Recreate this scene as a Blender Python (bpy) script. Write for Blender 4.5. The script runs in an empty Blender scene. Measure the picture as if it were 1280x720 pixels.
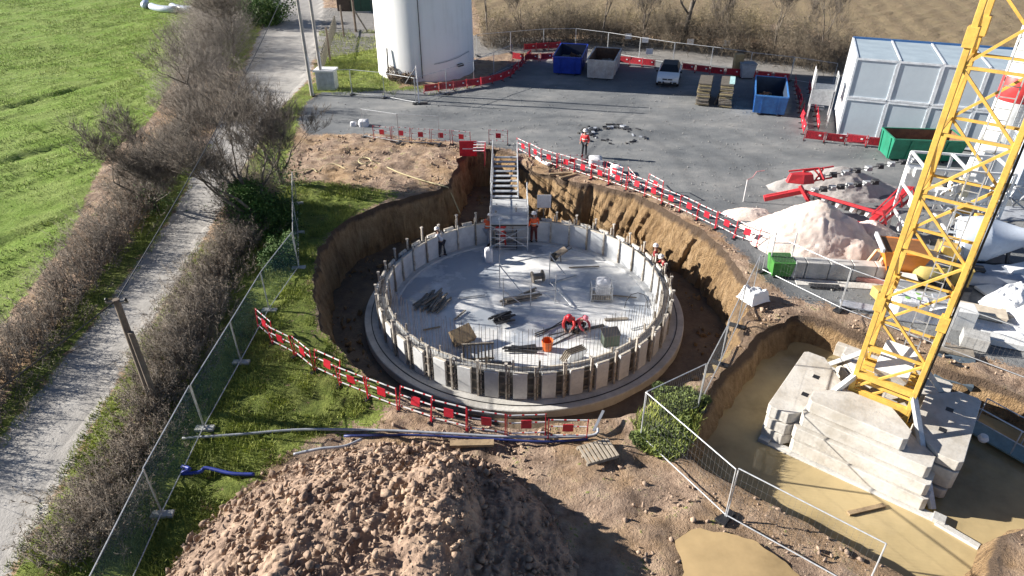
import bpy, math, random
import numpy as np
from mathutils import Vector, Matrix, noise as mnoise
from mathutils.geometry import delaunay_2d_cdt
R = math.radians
rng = np.random.default_rng(7); random.seed(7)
scene = bpy.context.scene
COL = scene.collection

# ------------------------------------------------------------------ camera
CAM_H, FPX, PITCH = 16.0, 853.0, R(32.0)
cam_d = bpy.data.cameras.new('camera'); cam = bpy.data.objects.new('camera', cam_d)
COL.objects.link(cam); scene.camera = cam
cam_d.sensor_width = 36; cam_d.lens = 36*FPX/1280
cam_d.clip_start = 0.5; cam_d.clip_end = 2500
cam.location = (0, 0, CAM_H); cam.rotation_euler = (math.pi/2-PITCH, 0, 0)
# ------------------------------------------------------------------ light
SUN_EL = R(22.5); SDX, SDY = -0.983, 0.185       # horizontal direction towards the sun
w = bpy.data.worlds.new('World'); scene.world = w; w.use_nodes = True
nt = w.node_tree; bg = nt.nodes['Background']
sky = nt.nodes.new('ShaderNodeTexSky'); sky.sky_type = 'NISHITA'; sky.sun_disc = False
sky.sun_elevation = SUN_EL; sky.sun_rotation = math.atan2(SDX, SDY)
sky.air_density = .5; sky.dust_density = 0.05; sky.ozone_density = 1.2
nt.links.new(sky.outputs[0], bg.inputs[0]); bg.inputs[1].default_value = 0.06
sl = bpy.data.lights.new('sun', 'SUN'); sl.energy = 5.0; sl.angle = R(0.5); sl.color = (1, .95, .87)
so = bpy.data.objects.new('sun', sl); COL.objects.link(so)
v = Vector((SDX*math.cos(SUN_EL), SDY*math.cos(SUN_EL), math.sin(SUN_EL)))
so.rotation_euler = v.to_track_quat('Z', 'Y').to_euler(); so.location = v*60
scene.view_settings.view_transform = 'Standard'; scene.view_settings.look = 'None'
scene.view_settings.exposure = 1.28; scene.view_settings.gamma = 1

# ------------------------------------------------------------------ helpers
def at(px, py, z=0.0):
    u = (px-640)/FPX; v = (py-360)/FPX
    d = (CAM_H-z)/(math.sin(PITCH)+v*math.cos(PITCH))
    return Vector((u*d, d*(math.cos(PITCH)-v*math.sin(PITCH)), z))
def poly(pts, z=0): return [tuple(at(a, b, z)[:2]) for a, b in pts]

def hash2(ix, iy, s):
    n = (ix.astype(np.int64)*374761393 + iy.astype(np.int64)*668265263 + s*1274126177) & 0xffffffff
    n = ((n ^ (n >> 13))*1274126177) & 0xffffffff
    return ((n ^ (n >> 16)) & 0xffff)/65535.0
def vnoise(x, y, s=0):
    x = np.asarray(x, float); y = np.asarray(y, float)
    ix = np.floor(x); iy = np.floor(y); fx = x-ix; fy = y-iy
    fx = fx*fx*(3-2*fx); fy = fy*fy*(3-2*fy)
    a = hash2(ix, iy, s); b = hash2(ix+1, iy, s); c = hash2(ix, iy+1, s); d = hash2(ix+1, iy+1, s)
    return (a*(1-fx)+b*fx)*(1-fy)+(c*(1-fx)+d*fx)*fy
def fbm(x, y, s=0, o=4, g=.5):
    r = 0; a = 1; t = 0
    for i in range(o):
        r = r+a*vnoise(x*2**i+17*i, y*2**i-9*i, s+i); t += a; a *= g
    return r/t
def sdist(X, Y, P):
    """signed distance to polygon, positive inside"""
    P = np.asarray(P, float); n = len(P)
    d = np.full(X.shape, 1e9); ins = np.zeros(X.shape, bool)
    for i in range(n):
        ax, ay = P[i]; bx, by = P[(i+1) % n]
        ex, ey = bx-ax, by-ay; L = ex*ex+ey*ey+1e-12
        t = np.clip(((X-ax)*ex+(Y-ay)*ey)/L, 0, 1)
        d = np.minimum(d, np.hypot(X-ax-t*ex, Y-ay-t*ey))
        c = ((ay > Y) != (by > Y)) & (X < (bx-ax)*(Y-ay)/(by-ay+1e-12)+ax)
        ins ^= c
    return np.where(ins, d, -d)
def ldist(X, Y, P):
    d = np.full(np.shape(X), 1e9)
    for (ax, ay), (bx, by) in zip(P[:-1], P[1:]):
        ex, ey = bx-ax, by-ay; L = ex*ex+ey*ey+1e-12
        t = np.clip(((X-ax)*ex+(Y-ay)*ey)/L, 0, 1)
        d = np.minimum(d, np.hypot(X-ax-t*ex, Y-ay-t*ey))
    return d
def sstep(x, a, b):
    t = np.clip((x-a)/(b-a), 0, 1); return t*t*(3-2*t)
def resample(P, step, closed=False):
    P = [Vector((p[0], p[1])) for p in P]
    if closed: P = P+[P[0]]
    L = [0]
    for a, b in zip(P[:-1], P[1:]): L.append(L[-1]+(b-a).length)
    n = max(1, round(L[-1]/step)); out = []
    for k in range(n if closed else n+1):
        s = L[-1]*k/n; i = 0
        while i < len(L)-2 and L[i+1] < s: i += 1
        f = (s-L[i])/max(1e-9, L[i+1]-L[i]); out.append(P[i].lerp(P[i+1], f))
    return out
def smooth_poly(P, closed=True, it=2):
    P = [Vector(p) for p in P]
    for _ in range(it):
        Q = []
        n = len(P)
        rg = range(n) if closed else range(n-1)
        if not closed: Q.append(P[0])
        for i in rg:
            a = P[i]; b = P[(i+1) % n]
            Q += [a.lerp(b, .25), a.lerp(b, .75)]
        if not closed: Q.append(P[-1])
        P = Q
    return P

# ---- materials
def newmat(name):
    m = bpy.data.materials.new(name); m.use_nodes = True
    n = m.node_tree.nodes; b = n['Principled BSDF']
    return m, m.node_tree, b
def N(nt, t, **k):
    n = nt.nodes.new(t)
    for a, b in k.items():
        if a[0] == 'i' and a[1:].isdigit(): n.inputs[int(a[1:])].default_value = b
        else: setattr(n, a, b)
    return n
def noise_n(nt, co, scale, detail=4, rough=.6):
    n = N(nt, 'ShaderNodeTexNoise'); n.inputs['Scale'].default_value = scale
    n.inputs['Detail'].default_value = detail; n.inputs['Roughness'].default_value = rough
    nt.links.new(co, n.inputs['Vector']); return n.outputs['Fac']
def ramp(nt, fac, stops):
    r = N(nt, 'ShaderNodeValToRGB'); e = r.color_ramp.elements
    while len(e) < len(stops): e.new(.5)
    for i, (p, c) in enumerate(stops):
        e[i].position = p; e[i].color = (*c, 1) if len(c) == 3 else c
    nt.links.new(fac, r.inputs[0]); return r.outputs[0]
def mixc(nt, f, a, b):
    m = N(nt, 'ShaderNodeMix', data_type='RGBA')
    for s, v in ((m.inputs[0], f), (m.inputs[6], a), (m.inputs[7], b)):
        if hasattr(v, 'links'): nt.links.new(v, s)
        elif isinstance(v, (int, float)): s.default_value = v
        else: s.default_value = (*v, 1)
    return m.outputs[2]
def mth(nt, op, a, b=None, c=None, clamp=False):
    m = N(nt, 'ShaderNodeMath', operation=op, use_clamp=clamp)
    for i, v in enumerate((a, b, c)):
        if v is None: continue
        if hasattr(v, 'links'): nt.links.new(v, m.inputs[i])
        else: m.inputs[i].default_value = v
    return m.outputs[0]
def bump(nt, b, h, s, d=.1):
    n = N(nt, 'ShaderNodeBump'); n.inputs['Strength'].default_value = s; n.inputs['Distance'].default_value = d
    nt.links.new(h, n.inputs['Height']); nt.links.new(n.outputs[0], b.inputs['Normal']); return n
def objco(nt): return N(nt, 'ShaderNodeTexCoord').outputs['Object']
def geoco(nt): return N(nt, 'ShaderNodeNewGeometry').outputs['Position']
MATS = {}
def M(name, c1, c2=None, sc=3, rough=.7, metal=0, bs=0, bsc=20, grime=0.25, world=False):
    """painted / mineral surface: two tones in noise patches, fine grain, dirt streaks, bump"""
    if name in MATS: return MATS[name]
    m, nt, b = newmat(name); co = geoco(nt) if world else objco(nt)
    c2 = c2 or tuple(x*.72 for x in c1)
    f = noise_n(nt, co, sc, 6, .65)
    col = ramp(nt, f, [(.36, c2), (.6, c1)])
    if grime:
        g = noise_n(nt, co, sc*6, 5, .7)
        g = ramp(nt, g, [(.5, (0, 0, 0)), (.75, (1, 1, 1))])
        col = mixc(nt, mth(nt, 'MULTIPLY', g, grime), col, tuple(x*.45+.02 for x in c1))
    nt.links.new(col, b.inputs['Base Color'])
    b.inputs['Roughness'].default_value = rough; b.inputs['Metallic'].default_value = metal
    if bs: bump(nt, b, noise_n(nt, co, bsc, 5, .7), bs, .05)
    MATS[name] = m; return m

# ---- objects
def tag(o, label=None, cat=None, group=None, kind=None):
    if label: o['label'] = label
    if cat: o['category'] = cat
    if group: o['group'] = group
    if kind: o['kind'] = kind
    return o
def thing(name, label, cat, loc=(0, 0, 0), rz=0, group=None):
    o = bpy.data.objects.new(name, None); COL.objects.link(o)
    o.location = loc; o.rotation_euler = (0, 0, rz); o.empty_display_size = .3
    return tag(o, label, cat, group)
def children_of(o): return [c for c in COL.objects if c.parent == o]
def copy_thing(root, loc=None, rz=None, label=None, group=None):
    kids = list(root.children); r = root.copy(); COL.objects.link(r)
    if loc is not None: r.location = loc
    if rz is not None: r.rotation_euler = (0, 0, rz)
    if label: r['label'] = label
    if group: r['group'] = group
    for c in kids:
        k = c.copy(); COL.objects.link(k); k.parent = r
        for g in c.children:
            h = g.copy(); COL.objects.link(h); h.parent = k
    return r
class MB:
    def __init__(s): s.v = []; s.f = []
    def add(s, vs, fs):
        n = len(s.v); s.v += [tuple(a) for a in vs]; s.f += [tuple(i+n for i in f) for f in fs]; return s
    def box(s, c, d, rz=0, M3=None):
        x, y, z = d[0]/2, d[1]/2, d[2]/2; c = Vector(c)
        Q = M3 or Matrix.Rotation(rz, 3, 'Z')
        vs = [c+Q@Vector((a*x, b*y, e*z)) for a in (-1, 1) for b in (-1, 1) for e in (-1, 1)]
        return s.add(vs, [(0, 1, 3, 2), (4, 6, 7, 5), (0, 4, 5, 1), (2, 3, 7, 6), (0, 2, 6, 4), (1, 5, 7, 3)])
    def bar(s, a, b, w=.05, h=None):
        a = Vector(a); b = Vector(b); h = h or w; d = (b-a)
        if d.length < 1e-6: return s
        L = d.length; d.normalize()
        up = Vector((0, 0, 1)) if abs(d.z) < .95 else Vector((0, 1, 0))
        x = d.cross(up).normalized(); z = x.cross(d).normalized()
        Q = Matrix((x, d, z)).transposed()
        return s.box((a+b)/2, (w, L, h), M3=Q)
    def tube(s, a, b, r0, r1=None, n=8, cap=True):
        a = Vector(a); b = Vector(b); r1 = r0 if r1 is None else r1; d = (b-a)
        if d.length < 1e-6: return s
        d.normalize(); up = Vector((0, 0, 1)) if abs(d.z) < .95 else Vector((0, 1, 0))
        x = d.cross(up).normalized(); y = d.cross(x)
        vs = []
        for p, r in ((a, r0), (b, r1)):
            for k in range(n):
                t = 2*math.pi*k/n; vs.append(p+x*math.cos(t)*r+y*math.sin(t)*r)
        fs = [(k, (k+1) % n, n+(k+1) % n, n+k) for k in range(n)]
        if cap: fs += [tuple(range(n))[::-1], tuple(range(n, 2*n))]
        return s.add(vs, fs)
    def path(s, pts, r, n=6):
        pts = [Vector(p) for p in pts]; vs = []
        for i, p in enumerate(pts):
            d = (pts[min(i+1, len(pts)-1)]-pts[max(i-1, 0)]).normalized()
            up = Vector((0, 0, 1)) if abs(d.z) < .95 else Vector((0, 1, 0))
            x = d.cross(up).normalized(); y = d.cross(x)
            rr = r[i] if hasattr(r, '__len__') else r
            vs += [p+(x*math.cos(2*math.pi*k/n)+y*math.sin(2*math.pi*k/n))*rr for k in range(n)]
        fs = []
        for i in range(len(pts)-1):
            for k in range(n): fs.append((i*n+k, i*n+(k+1) % n, (i+1)*n+(k+1) % n, (i+1)*n+k))
        fs += [tuple(range(n))[::-1], tuple(range(len(vs)-n, len(vs)))]
        return s.add(vs, fs)
    def prism(s, P, z0, z1, top=None):
        n = len(P); T = top or P
        vs = [(p[0], p[1], z0) for p in P]+[(p[0], p[1], z1) for p in T]
        return s.add(vs, [tuple(range(n))[::-1], tuple(range(n, 2*n))]+[(k, (k+1) % n, n+(k+1) % n, n+k) for k in range(n)])
    def sideprism(s, P, x0, x1, top=None):
        """profile in (y,z) extruded along x"""
        n = len(P); T = top or P
        vs = [(x0, p[0], p[1]) for p in P]+[(x1, p[0], p[1]) for p in T]
        return s.add(vs, [tuple(range(n)), tuple(range(n, 2*n))[::-1]]+[(k, n+k, n+(k+1) % n, (k+1) % n) for k in range(n)])
    def lathe(s, prof, n=24, c=(0, 0, 0), Q=None, close=True):
        c = Vector(c); vs = []
        for r, z in prof:
            for k in range(n):
                t = 2*math.pi*k/n; p = Vector((r*math.cos(t), r*math.sin(t), z))
                vs.append(c+(Q@p if Q else p))
        fs = []
        for i in range(len(prof)-1):
            for k in range(n): fs.append((i*n+k, i*n+(k+1) % n, (i+1)*n+(k+1) % n, (i+1)*n+k))
        if close: fs += [tuple(range(n))[::-1], tuple(range(len(vs)-n, len(vs)))]
        return s.add(vs, fs)
    def grid(s, fn, nu, nv):
        vs = [fn(i/nu, j/nv) for i in range(nu+1) for j in range(nv+1)]
        return s.add(vs, [(i*(nv+1)+j, (i+1)*(nv+1)+j, (i+1)*(nv+1)+j+1, i*(nv+1)+j+1) for i in range(nu) for j in range(nv)])
    def quad(s, a, b, c, d): return s.add([a, b, c, d], [(0, 1, 2, 3)])
    def build(s, name, m, parent=None, loc=None, rz=0, smooth=False, bevel=0):
        me = bpy.data.meshes.new(name); me.from_pydata(s.v, [], s.f); me.update()
        if smooth:
            me.polygons.foreach_set('use_smooth', [True]*len(me.polygons))
            if smooth != 'all': me.set_sharp_from_angle(angle=R(40))
        me.materials.append(m)
        o = bpy.data.objects.new(name, me); COL.objects.link(o)
        if parent: o.parent = parent
        if loc is not None: o.location = loc
        if rz: o.rotation_euler = (0, 0, rz)
        if bevel:
            b = o.modifiers.new('bevel', 'BEVEL'); b.width = bevel; b.segments = 2; b.limit_method = 'ANGLE'
        return o
def np_mesh(name, V, F, m, parent=None, smooth=False, mats=None, matidx=None):
    """V (n,3), F (m,k) arrays"""
    V = np.asarray(V, np.float32); F = np.asarray(F, np.int32); k = F.shape[1]
    me = bpy.data.meshes.new(name); me.vertices.add(len(V)); me.vertices.foreach_set('co', V.ravel())
    me.loops.add(F.size); me.loops.foreach_set('vertex_index', F.ravel())
    me.polygons.add(len(F)); me.polygons.foreach_set('loop_start', np.arange(0, F.size, k, dtype=np.int32))
    try: me.polygons.foreach_set('loop_total', np.full(len(F), k, np.int32))
    except Exception: pass
    if smooth: me.polygons.foreach_set('use_smooth', np.ones(len(F), bool))
    for q in (mats or [m]): me.materials.append(q)
    if matidx is not None: me.polygons.foreach_set('material_index', np.asarray(matidx, np.int32))
    me.update(calc_edges=True); me.validate()
    o = bpy.data.objects.new(name, me); COL.objects.link(o)
    if parent: o.parent = parent
    return o
def spikes(P, D, L, W):
    """thin three-sided spikes: bases P, unit directions D, lengths L, radius W -> V,F"""
    n = len(P); D = D/np.linalg.norm(D, axis=1, keepdims=True)
    a = np.tile([.37, .21, .9], (n, 1)); x = np.cross(D, a); x /= np.linalg.norm(x, axis=1, keepdims=True)+1e-9
    y = np.cross(D, x); W = W[:, None]
    b = [P+W*(x*math.cos(t)+y*math.sin(t)) for t in (0, 2.094, 4.189)]
    V = np.stack(b+[P+D*L[:, None]], 1).reshape(-1, 3)
    i = np.arange(n)[:, None]*4
    F = np.concatenate([i+[0, 1, 3], i+[1, 2, 3], i+[2, 0, 3]])
    return V, F
def blades(P, D, L, W):
    n = len(P); t = rng.uniform(0, 6.283, n); x = np.stack([np.cos(t), np.sin(t), 0*t], 1)*W[:, None]
    V = np.stack([P-x, P+x, P+D*L[:, None]], 1).reshape(-1, 3)
    return V, np.arange(3*n).reshape(-1, 3)
def merge(parts):
    V = []; F = []; n = 0
    for v, f in parts: V.append(v); F.append(f+n); n += len(v)
    return np.concatenate(V), np.concatenate(F)
def chunks(P, S, seed=1):
    """irregular lumps (distorted octahedra split once) at P with size S"""
    t = (1+5**.5)/2
    iv0 = np.array([(-1, t, 0), (1, t, 0), (-1, -t, 0), (1, -t, 0), (0, -1, t), (0, 1, t), (0, -1, -t), (0, 1, -t), (t, 0, -1), (t, 0, 1), (-t, 0, -1), (-t, 0, 1)])/1.902
    iv = iv0
    fi = np.array([(0, 11, 5), (0, 5, 1), (0, 1, 7), (0, 7, 10), (0, 10, 11), (1, 5, 9), (5, 11, 4), (11, 10, 2), (10, 7, 6), (7, 1, 8), (3, 9, 4), (3, 4, 2), (3, 2, 6), (3, 6, 8), (3, 8, 9), (4, 9, 5), (2, 4, 11), (6, 2, 10), (8, 6, 7), (9, 8, 1)])
    r = np.random.default_rng(seed); n = len(P)
    sc = r.uniform(.45, 1.4, (n, 1, 3)); jit = r.uniform(.45, 1.35, (n, 12, 1))
    th = r.uniform(0, 6.28, n); c, s = np.cos(th), np.sin(th)
    V = iv[None]*sc*jit*S[:, None, None]
    V = np.stack([V[..., 0]*c[:, None]-V[..., 1]*s[:, None], V[..., 0]*s[:, None]+V[..., 1]*c[:, None], V[..., 2]], -1)
    V = (V+P[:, None, :]).reshape(-1, 3)
    F = (fi[None]+12*np.arange(n)[:, None, None]).reshape(-1, 3)
    return V, F

def scatter(n, x0, x1, y0, y1, cond):
    X = rng.uniform(x0, x1, n); Y = rng.uniform(y0, y1, n); k = cond(X, Y); return X[k], Y[k]

# ------------------------------------------------------------------ layout outlines (world metres)
PIT = poly([(392, 345), (402, 305), (440, 268), (500, 248), (565, 233), (574, 188), (604, 184), (640, 190), (652, 208), (690, 221), (735, 229), (785, 240), (835, 262), (880, 290), (914, 315), (932, 350),
            (939, 385), (931, 418), (905, 452), (868, 480), (832, 500), (775, 520), (700, 531), (640, 534), (575, 526), (505, 500), (452, 466), (412, 430), (393, 392)])
WPIT = poly([(1003, 392), (955, 412), (905, 462), (868, 518), (860, 560), (888, 594), (1000, 650), (1100, 702), (1165, 740), (1236, 770), (1252, 700), (1262, 655), (1390, 650), (1420, 590), (1330, 520), (1245, 480), (1175, 462), (1075, 415), (1040, 402)])
PUD = poly([(850, 668), (845, 700), (862, 760), (1010, 790), (1030, 750), (975, 700), (930, 672), (890, 662)])
ROAD = poly([(345, -60), (338, 10), (300, 100), (262, 180), (215, 270), (150, 360), (60, 475), (0, 552), (-110, 690), (-80, 900), (-60, 900), (20, 705), (60, 635), (100, 560), (158, 455), (215, 365), (252, 305), (300, 215), (345, 140), (385, 100), (395, 60), (405, 10), (400, -60)])
LANE = poly([(340, 50), (352, 10), (470, 10), (470, 45), (620, 45), (760, 50), (900, 58), (1060, 78), (1170, 95), (1170, 115), (1040, 100), (900, 82), (760, 70), (640, 66), (600, 72), (470, 60), (395, 75)])
YARD = poly([(384, 128), (400, 116), (520, 112), (600, 100), (655, 70), (720, 66), (1010, 88), (1060, 90), (1500, 120), (1600, 600), (1280, 462), (1170, 425), (1060, 388), (975, 368), (945, 335), (905, 296), (835, 248), (740, 217), (650, 190), (600, 180), (560, 176), (470, 168), (385, 168), (372, 150)])
FIELD = poly([(-600, -60), (262, -60), (236, 18), (247, 52), (222, 90), (188, 150), (132, 195), (85, 300), (0, 405), (-60, 490), (-200, 700), (-900, 700)])
PLOUGH = poly([(560, -60), (600, 22), (1000, 30), (1060, 62), (1300, 70), (2200, 90), (2200, -120), (560, -120)])
GRASS = [poly([(45, 760), (120, 640), (190, 520), (262, 390), (318, 262), (345, 225), (440, 233), (500, 244), (455, 262), (405, 300), (392, 345), (393, 392), (412, 430), (452, 466), (490, 498), (470, 530), (400, 545), (330, 585), (250, 680), (200, 760)]),
         poly([(0, 555), (60, 478), (150, 362), (215, 272), (262, 182), (235, 200), (160, 300), (90, 385), (-10, 520), (-100, 640), (-60, 640)]),
         poly([(20, 705), (60, 635), (100, 560), (158, 455), (215, 365), (252, 305), (275, 300), (240, 380), (190, 480), (130, 600), (60, 730), (-60, 900)]),
         poly([(392, 118), (402, 40), (465, 38), (500, 110), (600, 100), (610, 105), (540, 118)]),
         poly([(820, 500), (850, 487), (872, 500), (862, 545), (840, 570), (808, 560), (800, 530)]),
         poly([(258, 0), (345, 0), (300, 95), (262, 60)]),
         poly([(985, 75), (1060, 92), (1055, 100), (985, 90)]), poly([(300, 215), (345, 140), (385, 100), (402, 112), (384, 130), (372, 160), (352, 225), (320, 262)])]
LHEDGE = poly([(-90, 600), (-20, 500), (60, 400), (118, 325), (165, 262), (212, 185), (250, 118), (268, 60), (280, -10)])
RHEDGE = poly([(95, 705), (150, 600), (205, 490), (250, 395), (290, 310), (322, 250)])

HEAP_C = at(480, 690)[:2]
def heap_h(x, y):
    # main spoil heap in the foreground, elongated, with a steep end on the right
    a = (x+3.7)/5.5; b = (y-11.0)/5.1
    r = np.sqrt(a*a+b*b)
    h = 1.85*np.clip(1-r**1.9, 0, 1)**.9*(.75+.5*fbm(x*.28+3, y*.28, 13, 3))
    h = h*(.86+.3*fbm(x*.5, y*.5, 3))
    # shoulder towards the right end, steep face away from the sun
    a2 = (x+2.1)/1.9; b2 = (y-11.6)/3.9
    h2 = 2.4*np.clip(1-(np.sqrt(a2*a2+b2*b2))**2.2, 0, 1)
    return np.maximum(h, h2*(.88+.24*fbm(x*.7, y*.7, 8)))
def ground_h(x, y, fieldd=None):
    h = (fbm(x*.35, y*.35, 11)-.5)*.10
    return h

# ------------------------------------------------------------------ ground surface
def ground_material():
    m, nt, b = newmat('ground'); co = geoco(nt)
    def att(n):
        a = N(nt, 'ShaderNodeAttribute'); a.attribute_name = n; return a.outputs['Fac']
    nb = noise_n(nt, co, 1.6, 6, .7); ns = noise_n(nt, co, 9, 5, .7); nl = noise_n(nt, co, .35, 4, .6)
    fine = noise_n(nt, co, 28, 3, .7)
    def mask(n, w=.55):
        w = w*3.2
        # mask edge broken up by noise
        x = mth(nt, 'ADD', att(n), mth(nt, 'MULTIPLY', mth(nt, 'SUBTRACT', nb, .5), w))
        x = mth(nt, 'ADD', x, mth(nt, 'MULTIPLY', mth(nt, 'SUBTRACT', ns, .5), w*.8))
        return ramp(nt, x, [(.42, (0, 0, 0)), (.58, (1, 1, 1))])
    earth = ramp(nt, nb, [(.32, (.17, .115, .08)), (.5, (.37, .265, .195)), (.66, (.52, .39, .28))])
    earth = mixc(nt, mth(nt, 'MULTIPLY', ramp(nt, nl, [(.45, (0, 0, 0)), (.62, (1, 1, 1))]), .5), earth, (.42, .27, .13))
    grass = ramp(nt, nb, [(.3, (.07, .10, .022)), (.5, (.16, .205, .04)), (.7, (.29, .33, .08))])
    grass = mixc(nt, mth(nt, 'MULTIPLY', ramp(nt, nl, [(.5, (0, 0, 0)), (.66, (1, 1, 1))]), .35), grass, (.20, .18, .07))
    field = ramp(nt, ns, [(.3, (.12, .17, .035)), (.5, (.23, .31, .07)), (.72, (.36, .42, .13))])
    field = mixc(nt, mth(nt, 'MULTIPLY', ramp(nt, nl, [(.42, (0, 0, 0)), (.6, (1, 1, 1))]), .5), field, (.13, .25, .012))
    # grey hardcore: pale and bluish dark patches dragged along x
    mp = N(nt, 'ShaderNodeMapping'); mp.inputs['Scale'].default_value = (.16, .26, 1); nt.links.new(co, mp.inputs[0])
    ng = noise_n(nt, mp.outputs[0], .9, 7, .68)
    gravel = ramp(nt, ng, [(.30, (.10, .107, .115)), (.46, (.16, .167, .172)), (.58, (.225, .227, .225)), (.72, (.33, .32, .30))])
    gravel = mixc(nt, mth(nt, 'MULTIPLY', ramp(nt, fine, [(.5, (0, 0, 0)), (.7, (1, 1, 1))]), .16), gravel, (.38, .37, .35))
    road = ramp(nt, nb, [(.3, (.30, .285, .265)), (.55, (.39, .37, .345)), (.75, (.44, .42, .39))])
    road = mixc(nt, mth(nt, 'MULTIPLY', att('track'), .55), road, (.21, .195, .18))
    plough = ramp(nt, ns, [(.3, (.16, .115, .07)), (.6, (.28, .215, .135))])
    wv = N(nt, 'ShaderNodeTexWave', bands_direction='X'); wv.inputs['Scale'].default_value = .11; wv.inputs['Distortion'].default_value = 1.2
    wv.inputs['Detail'].default_value = 3
    mp2 = N(nt, 'ShaderNodeMapping'); mp2.inputs['Rotation'].default_value = (0, 0, R(16)); nt.links.new(co, mp2.inputs[0]); nt.links.new(mp2.outputs[0], wv.inputs[0])
    plough = mixc(nt, mth(nt, 'MULTIPLY', wv.outputs['Fac'], .35), plough, (.34, .27, .16))
    c = mixc(nt, mask('plough'), earth, plough)
    c = mixc(nt, mask('grass', .9), c, grass)
    c = mixc(nt, mask('gravel', .5), c, gravel)
    c = mixc(nt, mth(nt, 'MULTIPLY', mth(nt, 'MULTIPLY', att('track'), att('gravel')), .55), c, (.085, .09, .095))
    c = mixc(nt, mth(nt, 'MULTIPLY', att('wet'), .6), c, (.12, .08, .05))
    c = mixc(nt, mask('lane', .5), c, mixc(nt, .5, gravel, (.33, .3, .27)))
    c = mixc(nt, mask('road', .35), c, road)
    c = mixc(nt, mask('field', .35), c, field)
    nt.links.new(c, b.inputs['Base Color'])
    wet = mth(nt, 'MULTIPLY', att('gravel'), ramp(nt, ng, [(.3, (.42, .42, .42)), (.5, (0, 0, 0))]))
    b.inputs['Specular IOR Level'].default_value = .2
    rr = mth(nt, 'SUBTRACT', .93, mth(nt, 'MAXIMUM', wet, mth(nt, 'MULTIPLY', att('wet'), .5))); nt.links.new(rr, b.inputs['Roughness'])
    amp = mth(nt, 'SUBTRACT', 1.0, mth(nt, 'MULTIPLY', mth(nt, 'MAXIMUM', att('gravel'), att('road')), .88))
    hh = mth(nt, 'MULTIPLY', mth(nt, 'ADD', mth(nt, 'MULTIPLY', nb, .8), mth(nt, 'ADD', mth(nt, 'MULTIPLY', ns, .5), mth(nt, 'MULTIPLY', fine, .16))), amp)
    bump(nt, b, hh, .9, .35)
    return m
GM = ground_material()
ZN = ['road', 'field', 'gravel', 'lane', 'plough', 'grass', 'track', 'wet']
road_c = poly([(372, 0), (318, 130), (285, 200), (235, 290), (180, 370), (105, 475), (45, 570), (-20, 690)])
def zone_vals(X, Y):
    z = {}
    def mk(P, wd): return sstep(sdist(X, Y, P), -wd, wd)
    far = 1+np.clip((Y-30)/50, 0, 1)
    z['road'] = mk(ROAD, .45); z['field'] = mk(FIELD, .5); z['gravel'] = mk(YARD, .7)
    z['lane'] = mk(LANE, .8); z['plough'] = mk(PLOUGH, 1.0)
    g = np.zeros_like(X)
    for P in GRASS: g = np.maximum(g, mk(P, .5))
    # rough grass beyond the lane and left of the road by default
    g = np.maximum(g, sstep(-X, 30, 34)*.8)
    z['grass'] = g
    d = ldist(X, Y, [tuple(p) for p in road_c])
    z['track'] = np.exp(-((d-.85)/.3)**2)*(.35+.65*vnoise(X*.6, Y*.6, 5))+.25*np.exp(-((d-1.9)/.35)**2)
    for ln in YT:
        dd = ldist(X, Y, ln); z['track'] = np.maximum(z['track'], .9*np.exp(-((np.abs(dd-.9)/.33)**2))*(.3+.7*vnoise(X*.4, Y*.4, 9))*z['gravel'])
    dp = -np.maximum(sdist(X, Y, PUD), sdist(X, Y, WPIT)); z['wet'] = np.exp(-np.clip(dp, 0, 9)/.28)
    return z
YT = [poly([(400, 150), (520, 140), (640, 130), (760, 128), (900, 150), (1000, 190)]), poly([(560, 165), (700, 150), (830, 160), (930, 200), (960, 240)]), poly([(700, 110), (760, 130), (860, 190), (900, 260)]), poly([(450, 128), (600, 120), (800, 135), (980, 160)])]
def make_ground(name, V, F, kind='structure'):
    X, Y = V[:, 0], V[:, 1]
    z = zone_vals(X, Y)
    h = (fbm(X*.35, Y*.35, 11)-.5)*.08
    rough = (fbm(X*1.5, Y*1.5, 21, 4, .6)-.5)
    edge = np.minimum(sstep(X, XB0, XB0+.6), 1-sstep(X, XB1-.6, XB1))
    soft = 1-np.maximum(np.maximum(z['gravel'], z['road']), z['lane'])
    h += rough*.52*soft*(1-z['field'])*(1-.2*z['grass'])
    # clumpy sward of the field, drilled rows slanting across it
    c, s = math.cos(R(62)), math.sin(R(62))
    U = X*c+Y*s; W_ = -X*s+Y*c
    cl = fbm(U*.55, W_*1.5, 31, 4, .6)
    h += z['field']*((cl-.5)*.34+(fbm(X*.12, Y*.12, 61)-.5)*.3-.16*np.exp(-(((W_+3.2*vnoise(U*.05, U*0, 3)) % 11-5)/.35)**2))
    h += z['plough']*(np.sin((X*math.cos(R(16))-Y*math.sin(R(16)))*2.2+3*vnoise(X*.1, Y*.1, 4))*.02)
    V = V.copy(); V[:, 2] += h*BLEND(X, Y)
    o = np_mesh(name, V, F, GM, smooth=True)
    for k in ZN:
        a = o.data.attributes.new(k, 'FLOAT', 'POINT'); a.data.foreach_set('value', z[k].astype(np.float32))
    o['kind'] = kind
    return o
XB0, XB1, YB0, YB1 = -14.1, 26.1, 6.0, 48.0
def BLEND(X, Y):
    # flat right at the rims and on the seam of the two sheets
    d1 = np.abs(sdist(X, Y, PIT)); d2 = np.abs(sdist(X, Y, WPIT))
    e = np.minimum.reduce([np.abs(X-XB0)+np.where((Y < YB0) | (Y > YB1), 9, 0), np.abs(X-XB1)+np.where((Y < YB0) | (Y > YB1), 9, 0),
                           np.abs(Y-YB0)+np.where((X < XB0) | (X > XB1), 9, 0), np.abs(Y-YB1)+np.where((X < XB0) | (X > XB1), 9, 0)])
    return np.minimum(sstep(e, 0, .8), sstep(np.minimum(d1, d2), 0, .35))
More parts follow.
